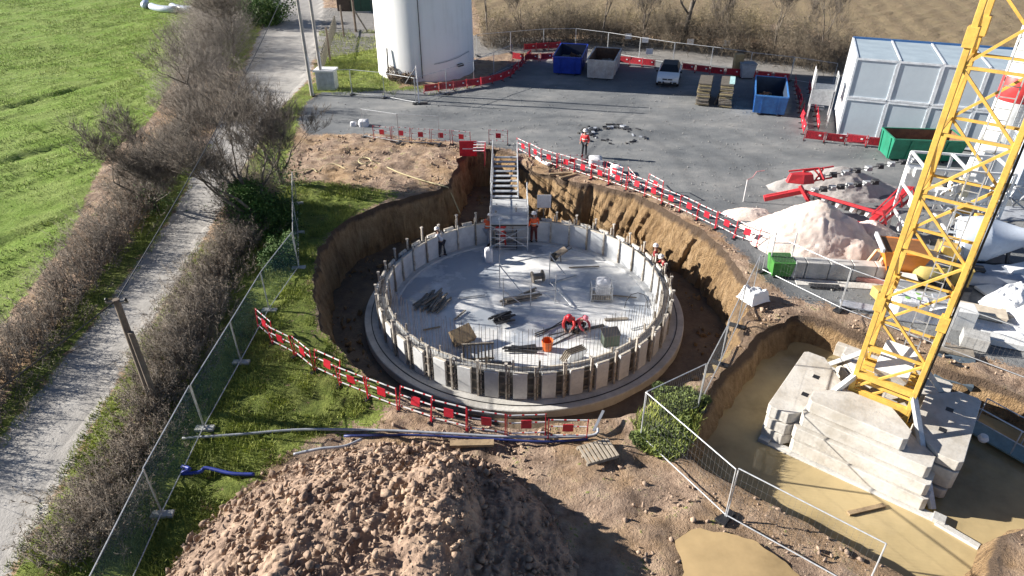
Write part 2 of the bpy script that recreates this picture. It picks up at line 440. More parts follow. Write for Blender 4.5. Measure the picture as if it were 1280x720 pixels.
def wobble(P, amp, sc, seed):
    out = []
    n = len(P)
    for i, p in enumerate(P):
        t = (P[(i+1) % n]-P[i-1]).normalized(); nrm = Vector((-t.y, t.x))
        a = (float(fbm(np.array([i*sc]), np.array([seed*3.1]), seed, 4, .6)[0])-.5)*2*amp
        out.append(p+nrm*a)
    return out
pit_rim = wobble(resample(smooth_poly(PIT, it=1), .12, True), .34, .13, 2)
wp_rim = wobble(resample(smooth_poly(WPIT, it=1), .3, True), .28, .25, 5)
PIT = [tuple(p) for p in pit_rim]; WPIT = [tuple(p) for p in wp_rim]

def fine_ground():
    s = .28
    xs = np.linspace(XB0, XB1, int((XB1-XB0)/s)+1); ys = np.linspace(YB0, YB1, int((YB1-YB0)/s)+1)
    GX, GY = np.meshgrid(xs, ys, indexing='ij')
    bd = np.zeros(GX.shape, bool); bd[0] = bd[-1] = True; bd[:, 0] = bd[:, -1] = True
    X = GX+np.where(bd, 0, rng.uniform(-.07, .07, GX.shape)); Y = GY+np.where(bd, 0, rng.uniform(-.07, .07, GX.shape))
    d = np.maximum(sdist(X, Y, PIT), sdist(X, Y, WPIT))
    keep = bd | (d < -.14)
    pts = [Vector((a, b)) for a, b in zip(X[keep], Y[keep])]
    n0 = len(pts); edges = []
    for L in (pit_rim, wp_rim):
        b = len(pts); pts += [Vector(p) for p in L]; k = len(L)
        edges += [(b+i, b+(i+1) % k) for i in range(k)]
    v, e, f, *_ = delaunay_2d_cdt(pts, edges, [], 0, 1e-6)
    V = np.array([(p.x, p.y, 0) for p in v]); F = np.array([t for t in f if len(t) == 3])
    cx = V[F].mean(1)
    d = np.maximum(sdist(cx[:, 0], cx[:, 1], PIT), sdist(cx[:, 0], cx[:, 1], WPIT))
    F = F[d < 0]
    a, b, c = V[F[:, 0]], V[F[:, 1]], V[F[:, 2]]
    flip = np.cross(b-a, c-a)[:, 2] < 0; F[flip] = F[flip][:, ::-1]
    return V, F
Vg, Fg = fine_ground()
def grid_sheet(x0, x1, y0, y1, s):
    nx = max(1, round((x1-x0)/s)); ny = max(1, round((y1-y0)/s))
    X, Y = np.meshgrid(np.linspace(x0, x1, nx+1), np.linspace(y0, y1, ny+1), indexing='ij')
    V = np.stack([X.ravel(), Y.ravel(), 0*X.ravel()], 1)
    i, j = np.meshgrid(np.arange(nx), np.arange(ny), indexing='ij'); k = (i*(ny+1)+j).ravel()
    F = np.stack([k, k+ny+1, k+ny+2, k+1], 1)
    tri = np.concatenate([F[:, [0, 1, 2]], F[:, [0, 2, 3]]])
    return V, tri
sheets = [(Vg, Fg), grid_sheet(-62, XB0, -2, 60, .36), grid_sheet(XB0, XB1, -2, YB0, .6), grid_sheet(XB1, 70, -2, 60, .8),
          grid_sheet(XB0, XB1, YB1, 60, .5), grid_sheet(-90, 90, 60, 160, .7), grid_sheet(-90, -62, -2, 60, 1.5)]
# keep only each zone's own faces so that road, field, yard and earth are objects of their own
acc = {'road': [], 'grass_field': [], 'gravel_yard': [], 'farm_track': [], 'ploughed_field': [], 'ground': []}
for V, F in sheets:
    c = V[F].mean(1); X, Y = c[:, 0], c[:, 1]
    zr = sdist(X, Y, ROAD) > 0; zf = sdist(X, Y, FIELD) > 0; zg = sdist(X, Y, YARD) > 0; zl = sdist(X, Y, LANE) > 0; zp = sdist(X, Y, PLOUGH) > 0
    lab = np.where(zr, 1, np.where(zf, 2, np.where(zg, 3, np.where(zl, 4, np.where(zp, 5, 0)))))
    for i, k in enumerate(['ground', 'road', 'grass_field', 'gravel_yard', 'farm_track', 'ploughed_field']):
        f = F[lab == i]
        if not len(f): continue
        u, inv = np.unique(f, return_inverse=True)
        acc[k].append((V[u], inv.reshape(f.shape)))
for k, L in acc.items():
    if L: make_ground(k, *merge(L))
# distant land out to the horizon
o = MB().add([(-1500, -1200, -.4), (1500, -1200, -.4), (1500, 2500, -.4), (-1500, 2500, -.4)], [(0, 1, 2, 3)]).build('distant_land', M('far_fields', (.12, .16, .05), (.2, .16, .09), sc=.01, rough=1, world=True)); o['kind'] = 'structure'
# leave out the part under the site (pits are deeper): ring instead of sheet
o.data.clear_geometry()
mb = MB(); a = (-90, -2, 90, 160); b = (-1500, -1200, 1500, 2500)
mb.add([(b[0], b[1], -.1), (b[2], b[1], -.1), (b[2], b[3], -.1), (b[0], b[3], -.1), (a[0], a[1], 0), (a[2], a[1], 0), (a[2], a[3], 0), (a[0], a[3], 0)], [(0, 1, 5, 4), (1, 2, 6, 5), (2, 3, 7, 6), (3, 0, 4, 7)])
o.data.from_pydata(mb.v, [], mb.f)

# ------------------------------------------------------------------ pit walls and floors
def clay_material(name, c0, c1, c2, wx=True):
    m, nt, b = newmat(name); co = geoco(nt)
    n1 = noise_n(nt, co, .8, 6, .7)
    mp = N(nt, 'ShaderNodeMapping'); mp.inputs['Scale'].default_value = (4, 4, .45); nt.links.new(co, mp.inputs[0])
    n2 = noise_n(nt, mp.outputs[0], 1.6, 5, .7)
    c = ramp(nt, mth(nt, 'ADD', mth(nt, 'MULTIPLY', n1, .6), mth(nt, 'MULTIPLY', n2, .4)), [(.36, c0), (.5, c1), (.64, c2)])
    z = N(nt, 'ShaderNodeSeparateXYZ'); nt.links.new(co, z.inputs[0])
    top = mth(nt, 'ADD', z.outputs[2], mth(nt, 'MULTIPLY', n1, .7))      # dark topsoil layer along the rim
    c = mixc(nt, ramp(nt, top, [(.0, (0, 0, 0)), (.16, (1, 1, 1))]), c, (.15, .10, .065))
    nt.links.new(c, b.inputs['Base Color']); b.inputs['Roughness'].default_value = .95
    bump(nt, b, mth(nt, 'ADD', n2, noise_n(nt, co, 14, 4, .7)), 1.0, .3)
    return m
clay = clay_material('clay_bank', (.19, .115, .055), (.42, .27, .135), (.58, .40, .225))
def bank(name, rim, zb, inset, rows, groove, seed, m, slope_fn=None):
    n = len(rim); c = sum(rim, Vector((0, 0)))/n
    V = []; S = 0
    ss = [0]
    for i in range(1, n): ss.append(ss[-1]+(rim[i]-rim[i-1]).length)
    nr = []
    for i in range(n):
        t = (rim[(i+5) % n]-rim[i-5]).normalized(); q = Vector((-t.y, t.x))
        nr.append(q)
    area = sum(rim[i].x*rim[(i+1) % n].y-rim[(i+1) % n].x*rim[i].y for i in range(n))
    sgn = 1 if area > 0 else -1            # inward normal
    s = np.array(ss)[:, None]; k = np.linspace(0, 1, rows+1)[None, :]
    amp = np.sin(np.pi*np.clip(k*1.0, 0, 1))**.4
    g = (fbm(s*1.9+k*1.3, k*.9+0*s, seed, 4, .6)-.5)*groove*2
    teeth = np.abs(((s*2.3+k*1.2+1.5*vnoise(s*.4, k*2, seed+3)) % 1)-.5)*groove*1.1
    big = (fbm(s*.35, k*1.6+0*s, seed+7, 4)-.5)*.6
    off = inset*k**.8+(g+teeth+big)*amp
    P = np.array([(p.x, p.y) for p in rim]); Q = np.array([(q.x, q.y) for q in nr])*sgn
    ins = slope_fn(P) if slope_fn else 1.0
    off = off*(ins[:, None] if hasattr(ins, 'shape') else ins)
    XY = P[:, None, :]+Q[:, None, :]*off[..., None]
    # smooth the foot so neighbouring normals cannot cross
    Z = np.broadcast_to(zb*k, off.shape)+(fbm(s*1.1, k*3, seed+9)-.5)*.12*amp
    Vv = np.concatenate([XY, Z[..., None]], -1).reshape(-1, 3)
    i, j = np.meshgrid(np.arange(n), np.arange(rows), indexing='ij'); i2 = (i+1) % n; r1 = rows+1
    F = np.stack([i*r1+j, i2*r1+j, i2*r1+j+1, i*r1+j+1], -1).reshape(-1, 4)
    o = np_mesh(name, Vv, F, m, smooth=True); o['kind'] = 'structure'
    return o
ZF = -2.05; _k = (CAM_H-ZF)/21; TC = Vector((.658*_k, 31.876*_k)); RW = 7.876*_k; RS = 8.765*_k; WH = 1.26
def pit_slope(P):
    # the far right side is battered back, the rest is cut almost plumb
    d = np.arctan2(P[:, 1]-TC.y, P[:, 0]-TC.x)
    a = .55+.75*np.exp(-((d-.75)/.75)**2)
    return a
bank('pit_wall', pit_rim, ZF-.5, .8, 30, .28, 4, clay, pit_slope)
bank('water_pit_wall', wp_rim, -2.2, .75, 14, .12, 9, clay)
mudm = M('mud_floor', (.16, .115, .075), (.085, .062, .042), sc=1.2, rough=.6, bs=.8, bsc=6, world=True)
V, F = grid_sheet(-12, 14, 15, 45, .3)
V[:, 2] = ZF-.40+(fbm(V[:, 0]*.8, V[:, 1]*.8, 6)-.5)*.25
c = V[F].mean(1); F = F[sdist(c[:, 0], c[:, 1], PIT) > -1.0]
np_mesh('pit_floor', V, F, mudm, smooth=True)['kind'] = 'structure'
X, Y = scatter(9000, -12, 14, 15, 43, lambda x, y: (sdist(x, y, PIT) > .25) & (sdist(x, y, PIT) < 1.9) & (np.hypot(x-TC.x, y-TC.y) > RS+.1) & (fbm(x*.6, y*.6, 91) > .45))
S = .02+.16*rng.random(len(X))**5
Vc, Fc = chunks(np.stack([X, Y, ZF-.36+0*X], 1), S, 9)
o = np_mesh('fallen_soil', Vc, Fc, clay); tag(o, 'clods fallen from the pit walls onto the pit floor', 'soil clods', kind='stuff')
# muddy water
def water_mat(name, c, rough):
    m, nt, b = newmat(name); co = geoco(nt)
    n1 = noise_n(nt, co, .3, 6, .65)
    col = ramp(nt, n1, [(.34, tuple(x*.62 for x in c)), (.5, c), (.66, tuple(min(1, x*1.25) for x in c))])
    nt.links.new(col, b.inputs['Base Color']); b.inputs['Roughness'].default_value = rough
    b.inputs['IOR'].default_value = 1.33
    bump(nt, b, noise_n(nt, co, 2.2, 3, .5), .05, .05)
    return m
MB().add([(2, 6, -1.4), (40, 6, -1.4), (40, 26, -1.4), (2, 26, -1.4)], [(0, 1, 2, 3)]).build('pit_water', water_mat('muddy_water', (.40, .31, .165), .08))['kind'] = 'structure'
# trim water to its pit
o = bpy.data.objects['pit_water']; V, F = grid_sheet(2, 30, 6, 27, .5); c = V[F].mean(1); F = F[sdist(c[:, 0], c[:, 1], WPIT) > -.9]
m_ = o.data.materials[0]; bpy.data.objects.remove(o); V[:, 2] = -1.08
o = np_mesh('pit_water', V, F, m_, smooth=True); o['kind'] = 'structure'
pud = wobble(resample(smooth_poly(PUD, it=2), .12, True), .3, .16, 3)
MB().add([(p.x, p.y, .075) for p in pud], [tuple(range(len(pud)))]).build('puddle', water_mat('puddle_water', (.42, .30, .155), .1))['kind'] = 'structure'

# ------------------------------------------------------------------ spoil heap, clods, stones
def soil_mat(name, c0, c1, c2, fine=16):
    m, nt, b = newmat(name); co = geoco(nt)
    n1 = noise_n(nt, co, 1.1, 6, .7); n2 = noise_n(nt, co, fine, 4, .7)
    c = ramp(nt, mth(nt, 'ADD', mth(nt, 'MULTIPLY', n1, .6), mth(nt, 'MULTIPLY', n2, .4)), [(.36, c0), (.5, c1), (.63, c2)])
    nt.links.new(c, b.inputs['Base Color']); b.inputs['Roughness'].default_value = .95
    bump(nt, b, n2, .7, .06); return m
soil = soil_mat('spoil_soil', (.13, .085, .06), (.31, .215, .155), (.47, .34, .235), 6)
V, F = grid_sheet(-9.6, 2.4, 7, 17.5, .06)
hh = heap_h(V[:, 0], V[:, 1])
X, Y = V[:, 0], V[:, 1]
lump = (np.abs(fbm(X*1.6, Y*1.6, 41, 5, .62)-.5)*2)
rd = 1-np.abs(fbm(X*2.1, Y*2.1, 44, 4, .65)-.5)*4; rd2 = 1-np.abs(fbm(X*4.5+3, Y*4.5, 46, 3, .65)-.5)*4
big = sstep(fbm(X*.5, Y*.5, 49, 3), .42, .62)
z = hh+(lump-.25)*.26*sstep(hh, 0, .5)+(fbm(X*.9, Y*.9, 43, 3)-.5)*.5*sstep(hh, 0, .6)+(rd-.3)*.11*(.3+big)*sstep(hh, 0, .3)+(rd2-.3)*.07*(.3+big)*sstep(hh, 0, .3)+(fbm(X*7, Y*7, 47, 3, .7)-.5)*.10*sstep(hh, 0, .2)
V[:, 2] = z-.12
F = F[(hh[F] > .004).any(1)]
heap = np_mesh('spoil_heap', V, F, soil, smooth=False)
tag(heap, 'large heap of pale brown excavated soil in the foreground below the round pit', 'soil heap')
def heap_z(x, y):
    return heap_h(np.asarray(x, float), np.asarray(y, float))
# clods over heap
X, Y = scatter(22000, -9.4, 4, 8, 17.6, lambda x, y: heap_h(x, y) > .05)
S = .010+.12*rng.random(len(X))**14
Vc, Fc = chunks(np.stack([X, Y, heap_h(X, Y)+S*.2], 1), S, 3)
o = np_mesh('soil_clods', Vc, Fc, soil); tag(o, 'loose clods of soil covering the big spoil heap', 'soil clods', kind='stuff')
# clods on bare earth around the pits
def bare(x, y):
    z = zone_vals(x, y); b = np.maximum.reduce([z['road'], z['field'], z['gravel'], z['lane'], z['grass']*.9])
    p = np.maximum(sdist(x, y, PIT), sdist(x, y, WPIT)); pu = sdist(x, y, [tuple(q) for q in pud])
    return (b < .35) & (p < -.05) & (heap_h(x, y) < .05) & (pu < 0)
earthm = soil_mat('earth_clod', (.19, .13, .09), (.38, .275, .2), (.52, .39, .28))
X, Y = scatter(42000, -14, 20, 9, 47, bare); near = fbm(X*.5, Y*.5, 77) > .36+.14*rng.random(len(X)); X, Y = X[near], Y[near]
S = .012+.085*rng.random(len(X))**6
Vc, Fc = chunks(np.stack([X, Y, S*.15+.02], 1), S, 5)
o = np_mesh('earth_clods', Vc, Fc, earthm); tag(o, 'scattered clods on the bare earth round the two pits', 'soil clods', kind='stuff')
# stones in the yard
X, Y = scatter(7000, -14, 26, 22, 60, lambda x, y: (sdist(x, y, YARD) > .1))
S = .012+.035*rng.random(len(X))**3
Vc, Fc = chunks(np.stack([X, Y, S*.3+.02], 1), S, 6)
o = np_mesh('yard_stones', Vc, Fc, M('yard_stone', (.33, .32, .3), (.15, .15, .15), sc=2, world=True)); tag(o, 'loose stones strewn over the grey yard', 'stones', kind='stuff')

# ------------------------------------------------------------------ vegetation
def leafmat(name, c0, c1, sc=1.5):
    m, nt, b = newmat(name); co = geoco(nt)
    n = noise_n(nt, co, sc, 4, .6)
    nt.links.new(ramp(nt, n, [(.35, c0), (.65, c1)]), b.inputs['Base Color']); b.inputs['Roughness'].default_value = .8
    return m
gm = leafmat('grass_blades', (.11, .15, .025), (.42, .46, .10), .9)
def grass_at(X, Y, h0, h1, wd, zf=None):
    n = len(X); D = np.stack([rng.normal(0, .45, n), rng.normal(0, .45, n), np.ones(n)], 1)
    D /= np.linalg.norm(D, axis=1, keepdims=True)
    P = np.stack([X, Y, (zf if zf is not None else np.zeros(n))-.02], 1)
    return blades(P, D, rng.uniform(h0, h1, n), np.full(n, wd))
def in_grass(k, thr=.5):
    return lambda x, y: (sdist(x, y, GRASS[k]) > -.25) & (fbm(x*.9, y*.9, 50+k) > thr-.12*sstep(sdist(x, y, GRASS[k]), 0, 1.2)) & (sdist(x, y, PIT) < -.05)
L = []
for k, n, bx, h in ((0, 150000, (-14, -1.5, 10, 41), (.08, .24)), (1, 60000, (-26, -12, 12, 45), (.08, .22)), (2, 60000, (-18, -10, 8, 34), (.08, .24)), (3, 30000, (-22, -3, 54, 82), (.12, .35)), (6, 30000, (-22, -9, 34, 62), (.08, .25)), (4, 9000, (3.5, 7, 14, 21), (.15, .45))):
    X, Y = scatter(n, *bx, in_grass(k, .47 if k != 4 else .2)); L.append(grass_at(X, Y, *h, .016 if k < 3 else .02))
V, F = merge(L)
tag(np_mesh('grass_tufts', V, F, gm), 'rough green grass on the verges and beside the pit', 'grass', kind='stuff')
fm = leafmat('field_blades', (.18, .235, .05), (.46, .48, .17), .25)
X, Y = scatter(250000, -85, -12, 15, 112, lambda x, y: (sdist(x, y, FIELD) > .1) & (x > -86))
c, s = math.cos(R(62)), math.sin(R(62)); U = X*c+Y*s; W_ = -X*s+Y*c
cl = fbm(U*.55, W_*1.5, 31, 4, .6); k = cl > .47
X, Y, cl = X[k], Y[k], cl[k]
V, F = grass_at(X, Y, .10, .22, .03, (cl-.5)*.42)
tag(np_mesh('field_crop', V, F, fm), 'bright green crop tufts growing in the field', 'crop', kind='stuff')

def hedge_mesh(line, width, hgt, nstem, twm, seed, nl2=9, nl3=4, taper=None):
    r = np.random.default_rng(seed); L = resample(line, .3)
    idx = r.integers(0, len(L)-1, nstem); f = r.random(nstem)
    A = np.array([tuple(p) for p in L]); P = A[idx]*(1-f[:, None])+A[idx+1]*f[:, None]
    t = A[idx+1]-A[idx]; t /= np.linalg.norm(t, axis=1, keepdims=True); nn = np.stack([-t[:, 1], t[:, 0]], 1)
    off = r.normal(0, width*.27, nstem); P = P+nn*off[:, None]+r.normal(0, .08, (nstem, 2))
    u = (idx+f)/len(L)
    H = np.interp(u, np.linspace(0, 1, len(hgt)), hgt)*r.uniform(.6, 1.1, nstem)*(1-.3*np.abs(off)/width)*(.45+1.1*vnoise(P[:, 0]*.55, P[:, 1]*.55, seed))
    B = np.stack([P[:, 0], P[:, 1], np.zeros(nstem)-.05], 1)
    D = np.stack([nn[:, 0]*off*.5+r.normal(0, .3, nstem), nn[:, 1]*off*.5+r.normal(0, .3, nstem), np.ones(nstem)], 1); D /= np.linalg.norm(D, axis=1, keepdims=True)
    out = [spikes(B, D, H, .012+.008*r.random(nstem))]
    def sub(B, D, H, k, ls, rad, spread):
        n = len(B)*k; i = np.repeat(np.arange(len(B)), k); q = r.uniform(.2, .98, n)
        b = B[i]+D[i]*(H[i]*q)[:, None]; d = D[i]*.7+r.normal(0, spread, (n, 3)); d /= np.linalg.norm(d, axis=1, keepdims=True)
        return b, d, H[i]*ls*r.uniform(.5, 1.2, n)*(1.1-.5*q), np.full(n, rad)
    b2, d2, l2, w2 = sub(B, D, H, nl2, .36, .009, .6); out.append(spikes(b2, d2, l2, w2))
    b3, d3, l3, w3 = sub(b2, d2, l2, nl3, .6, .0055, .6); out.append(spikes(b3, d3, l3, w3))
    return merge(out), (b3+d3*l3[:, None]*.6)
twigm = leafmat('hedge_twigs', (.08, .066, .052), (.27, .225, .18), 1.4)
twigg = leafmat('hedge_twigs_grey', (.10, .085, .07), (.30, .26, .22), 1.0)
leafbr = leafmat('dead_leaves', (.11, .078, .05), (.23, .165, .11), 2)
leafgr = leafmat('hedge_green', (.03, .07, .015), (.10, .17, .03), 2)
ivym = leafmat('ivy_leaves', (.03, .075, .012), (.10, .19, .03), 2)
def hedge(name, label, line, width, hgt, nstem, m, seed, leaves=0, lm=None, lsize=.05, nl2=9, nl3=3, group=None):
    c = Vector((*resample(line, .3)[len(line)//2], 0)); root = thing(name, label, 'hedge', (line[0][0], line[0][1], 0), 0, group)
    (V, F), tips = hedge_mesh(line, width, hgt, nstem, m, seed, nl2, nl3)
    off = np.array([line[0][0], line[0][1], 0]); np_mesh('branches', V-off, F, m, root)
    if leaves:
        r = np.random.default_rng(seed+5); P = tips[r.integers(0, len(tips), leaves)]; P = P+r.normal(0, .05, P.shape)
        D = r.normal(0, 1, P.shape); D /= np.linalg.norm(D, axis=1, keepdims=True)
        V, F = blades(P, D, np.full(leaves, lsize), np.full(leaves, lsize*.45)); np_mesh('foliage', V-off, F, lm, root)
    return root
def cut(line, a, b):
    L = resample(line, .3); n = len(L); return [tuple(p) for p in L[int(a*n):max(int(a*n)+2, int(b*n)+1)]]
hedge('hedgerow', 'brown leafless hedge between the green field and the left edge of the road', cut(LHEDGE, 0, .4), 2.1, [1.4, 1.6, 1.9], 2200, twigm, 1, 26000, leafbr)
hedge('hedgerow', 'tall tangled grey hedge at the far upper end of the road beside the field corner', cut(LHEDGE, .4, 1), 4.2, [2.0, 3.4, 3.6, 3.6, 3.6, 3.2], 3000, twigg, 2, 12000, leafbr, nl2=10)
hedge('hedgerow', 'brown hedge along the right side of the road next to the netted fence', RHEDGE, 1.9, [1.1, 1.2, 1.2, 1.35, 1.7, 2.2], 3000, twigm, 3, 30000, leafbr)
BH = poly([(604, 58), (700, 52), (800, 55), (900, 66), (1000, 82), (1060, 92)])
hedge('hedgerow', 'straggly bare hedge of tall shrubs along the farm track behind the skips', BH, 2.8, [2.6, 3.6, 3.4, 4.2, 4.0, 3.0], 2000, leafmat('hedge_dark', (.06, .048, .035), (.2, .16, .11), .7), 4, 16000, leafbr, .09, nl2=9, nl3=4)
hedge('scrub_hedge', 'low tan scrub on the bank beyond the farm track', poly([(600, 40), (760, 34), (900, 40), (1010, 55)]), 4.5, [2.4, 2.6, 2.4], 1300, leafmat('tan_scrub', (.10, .08, .045), (.28, .22, .13), .6), 5, 14000, leafmat('tan_leaf', (.14, .11, .05), (.30, .24, .12)), .12, nl2=9, nl3=4)

barkm = leafmat('bark', (.07, .055, .042), (.20, .165, .13), 3)
def bare_tree(name, label, loc, h, lean=(0, 0), seed=0, levels=5, ivy=0, trunk_r=.16, group=None, spread=.55, twig_n=3, low=False, wide=None):
    r = random.Random(seed); root = thing(name, label, 'tree', (loc[0], loc[1], 0), 0, group)
    segs = {0: [], 1: []}; tips = []
    def rec(p, d, L, rad, lv):
        n = 3; pts = [p]; dd = d.copy()
        for k in range(n):
            dd = (dd+Vector((r.gauss(0, .13), r.gauss(0, .13), r.gauss(0, .08)+.15))).normalized()
            pts.append(pts[-1]+dd*L/n)
        rr = [rad*(1-.38*k/n) for k in range(n+1)]
        segs[0 if lv < 2 else 1].append((pts, rr, 7 if lv < 2 else (4 if lv < 4 else 3)))
        if lv >= levels: tips.append((pts[-1], dd)); return
        nb = r.choice((2, 3, 3)) if lv else (6 if low else r.choice((3, 4)))
        for k in range(nb+ (1 if lv >= 2 else 0)):
            q = r.uniform(.45, 1) if k else 1
            i = min(n-1, int(q*n)); b = pts[i].lerp(pts[i+1], q*n-i if q < 1 else 1)
            sp = spread if k else spread*.55
            nd = (dd+Vector((r.gauss(0, sp), r.gauss(0, sp), r.gauss(.04, sp*.55)))).normalized()
            rec(b, nd, L*r.uniform(.58, .82)*(2.3 if low and lv == 0 else 1), rr[-1]*r.uniform(.55, .8), lv+1)
    d0 = Vector((lean[0], lean[1], 1)).normalized()
    rec(Vector((0, 0, -.1)), d0, h*(.17 if low else .36), trunk_r, 0)
    zm = max(p.z for k in segs for q in segs[k] for p in q[0]); xm = sorted(math.hypot(p.x, p.y) for q in segs[1] for p in q[0])
    xm = xm[int(len(xm)*.97)]; fz = (h-.3)/zm; fx = (wide or h*.5)/xm; sc3 = lambda p: Vector((p.x*fx, p.y*fx, p.z*fz))
    for k in segs: segs[k] = [([sc3(p) for p in q[0]], q[1], q[2]) for q in segs[k]]
    tips = [(sc3(p), d) for p, d in tips]
    for i, nm in ((0, 'trunk'), (1, 'crown')):
        m = MB()
        for pts, rr, n in segs[i]: m.path(pts, [max(.007, q) for q in rr], n)
        if i == 1:
            P = []; D = []
            for p, dd in tips:
                for _ in range(twig_n):
                    P.append(tuple(p-dd*r.uniform(0, .3))); q = dd+Vector((r.gauss(0, .5), r.gauss(0, .5), r.gauss(.05, .4))); D.append(tuple(q.normalized()))
            P = np.array(P); D = np.array(D); V, F = spikes(P, D, rng.uniform(.25, .7, len(P)), np.full(len(P), .006))
            m.add(V.tolist(), F.tolist())
        m.build(nm, barkm, root, smooth='all')
    if ivy:
        rr = np.random.default_rng(seed); P = np.stack([rr.normal(0, .6, ivy), rr.normal(0, .6, ivy), rr.uniform(0, 1, ivy)**1.5*h*.3], 1)
        P[:, :2] *= (1.25-P[:, 2:3]/(h*.5)); P[:, 0] += P[:, 2]*lean[0]; P[:, 1] += P[:, 2]*lean[1]
        D = rr.normal(0, 1, P.shape); D /= np.linalg.norm(D, axis=1, keepdims=True)
        V, F = blades(P, D, np.full(ivy, .10), np.full(ivy, .05)); np_mesh('ivy', V, F, ivym, root)
    return root
bare_tree('bare_tree', 'large bare tree with ivy at its foot spreading over the road', at(335, 288), 8.6, (-.35, .05), 11, 6, 12000, .26, twig_n=3, spread=.55, low=True, wide=4.0)
bare_tree('bare_tree', 'bare tree with pale crown behind the ivy covered tree at the roadside', at(352, 232), 7.2, (-.1, .1), 14, 6, 1500, .18, spread=.5, low=True, wide=3.4)
bare_tree('bare_tree', 'bare multi-stemmed tree on the field side of the road, leaning over the tarmac', at(196, 262), 6.2, (.1, .1), 17, 6, 700, .14, low=True, spread=.6, wide=3.4)
bare_tree('bare_tree', 'slender bare tree in the tall hedge at the corner of the field', at(250, 130), 6.5, (0, 0), 19, 5, 0, .12)
bare_tree('bare_tree', 'dense bare tree at the top end of the tall hedge, near the road junction', at(292, 70), 7.5, (0, 0), 23, 6, 0, .15)
bt = 'young bare trees in the hedge behind the skips'
bare_tree('bare_tree', 'thickest bare trunk in the hedge behind the white car', at(853, 58), 12, (.02, 0), 31, 5, 0, .3, bt, wide=2.5)
for i, (px, py, lb) in enumerate([(611, 52, 'thin bare tree beside the right edge of the water tower'), (650, 55, 'bare tree in the hedge above the blue skip'), (752, 57, 'thin bare tree in the hedge above the grey skip'), (800, 60, 'bare tree in the hedge just left of the thickest trunk'),
                                    (905, 66, 'bare sapling in the hedge just right of the thickest trunk'), (965, 78, 'bare tree in the hedge above the pale blue skip'), (1020, 86, 'bushy bare tree at the right end of the back hedge')]):
    bare_tree('bare_tree', lb, at(px, py), random.Random(i).uniform(6, 8.5), (0, 0), 40+i, 5, 0, .13, bt, .5, 3, wide=1.9)
def bush(name, label, c, r, h, n, m, sz, seed):
    root = thing(name, label, 'bush', (c[0], c[1], 0)); rr = np.random.default_rng(seed)
    P = rr.normal(0, 1, (n, 3)); P /= np.linalg.norm(P, axis=1, keepdims=True); P *= rr.uniform(.35, 1, (n, 1))**.5
    P *= [r, r, h*.6]; P[:, 2] += h*.45; b = 1+1.1*(vnoise(P[:, 0]*2.4/r+9, P[:, 1]*2.4/r+9, seed)-.5); P *= b[:, None]; P = P[P[:, 2] > 0]
    D = rr.normal(0, 1, P.shape)+[0, 0, .5]; D /= np.linalg.norm(D, axis=1, keepdims=True); n = len(P)
    V, F = blades(P, D, rr.uniform(.6, 1.2, n)*sz, np.full(n, sz*.4)); np_mesh('foliage', V, F, m, root)
    t = MB()
    for k in range(7):
        a = rr.uniform(0, 6.28); t.tube((0, 0, -.05), (math.cos(a)*r*.6, math.sin(a)*r*.6, h*.7), .02, .008, 5)
    t.build('stems', barkm, root); return root
bushg = leafmat('bush_leaves', (.05, .075, .02), (.20, .25, .06), 2)
bush('green_bush', 'leafy green bush at the near right rim of the round pit', at(845, 505), .95, .26, 8000, bushg, .10, 1)
bush('green_bush', 'green bush inside the wire fence between the two pits', at(825, 548), .75, .22, 6000, bushg, .10, 2)
bush('evergreen_bush', 'dark evergreen bush left of the pit under the big bare tree', at(345, 285), 1.1, 1.7, 6500, leafgr, .14, 3)
bush('evergreen_bush', 'dark evergreen bush by the grass corner at the top of the netted fence', at(350, 330), .9, 1.2, 4000, leafgr, .13, 4)
bush('evergreen_bush', 'dark conifer-like bush at the road junction in the top left', at(335, 30), 2.6, 3.2, 5000, leafgr, .3, 5)
bush('brown_bush', 'dark leafless bush left of the white tower foot', at(492, 100), .55, .8, 1500, leafbr, .13, 6)
bush('brown_bush', 'dark round bush in front of the white tower', at(507, 104), .75, .8, 2000, leafbr, .13, 7)
# ================================================================== structures and objects
WHITE = M('white_paint', (.78, .78, .76), (.62, .62, .6), sc=1.2, rough=.5, grime=.3)
GALV = M('galvanised', (.55, .56, .57), (.38, .39, .4), sc=6, rough=.45, metal=.5)
STEELD = M('dark_steel', (.07, .07, .075), rough=.5, metal=.5, sc=5)
BLACK = M('black_plastic', (.02, .02, .022), rough=.5)
RED = M('red_plastic', (.55, .018, .035), (.40, .012, .03), rough=.45, sc=4)
WPL = M('white_plastic', (.8, .78, .77), (.66, .64, .63), rough=.45, sc=5)
CONC = M('concrete', (.50, .49, .465), (.36, .35, .33), sc=2, rough=.85, bs=.25, bsc=18)
CONCP = M('pale_concrete', (.62, .6, .56), (.46, .44, .40), sc=1.1, rough=.85, bs=.3, bsc=9, grime=.35)
WOOD = M('timber', (.36, .26, .15), (.24, .17, .1), sc=5, rough=.8, bs=.3)
WOODG = M('grey_timber', (.30, .26, .21), (.17, .145, .115), sc=4, rough=.85, bs=.3)
YEL = M('crane_yellow', (.72, .44, .09), (.56, .34, .075), sc=3, rough=.5, grime=.6)
RUST = M('rusty_steel', (.20, .10, .055), (.12, .06, .04), sc=4, rough=.85)

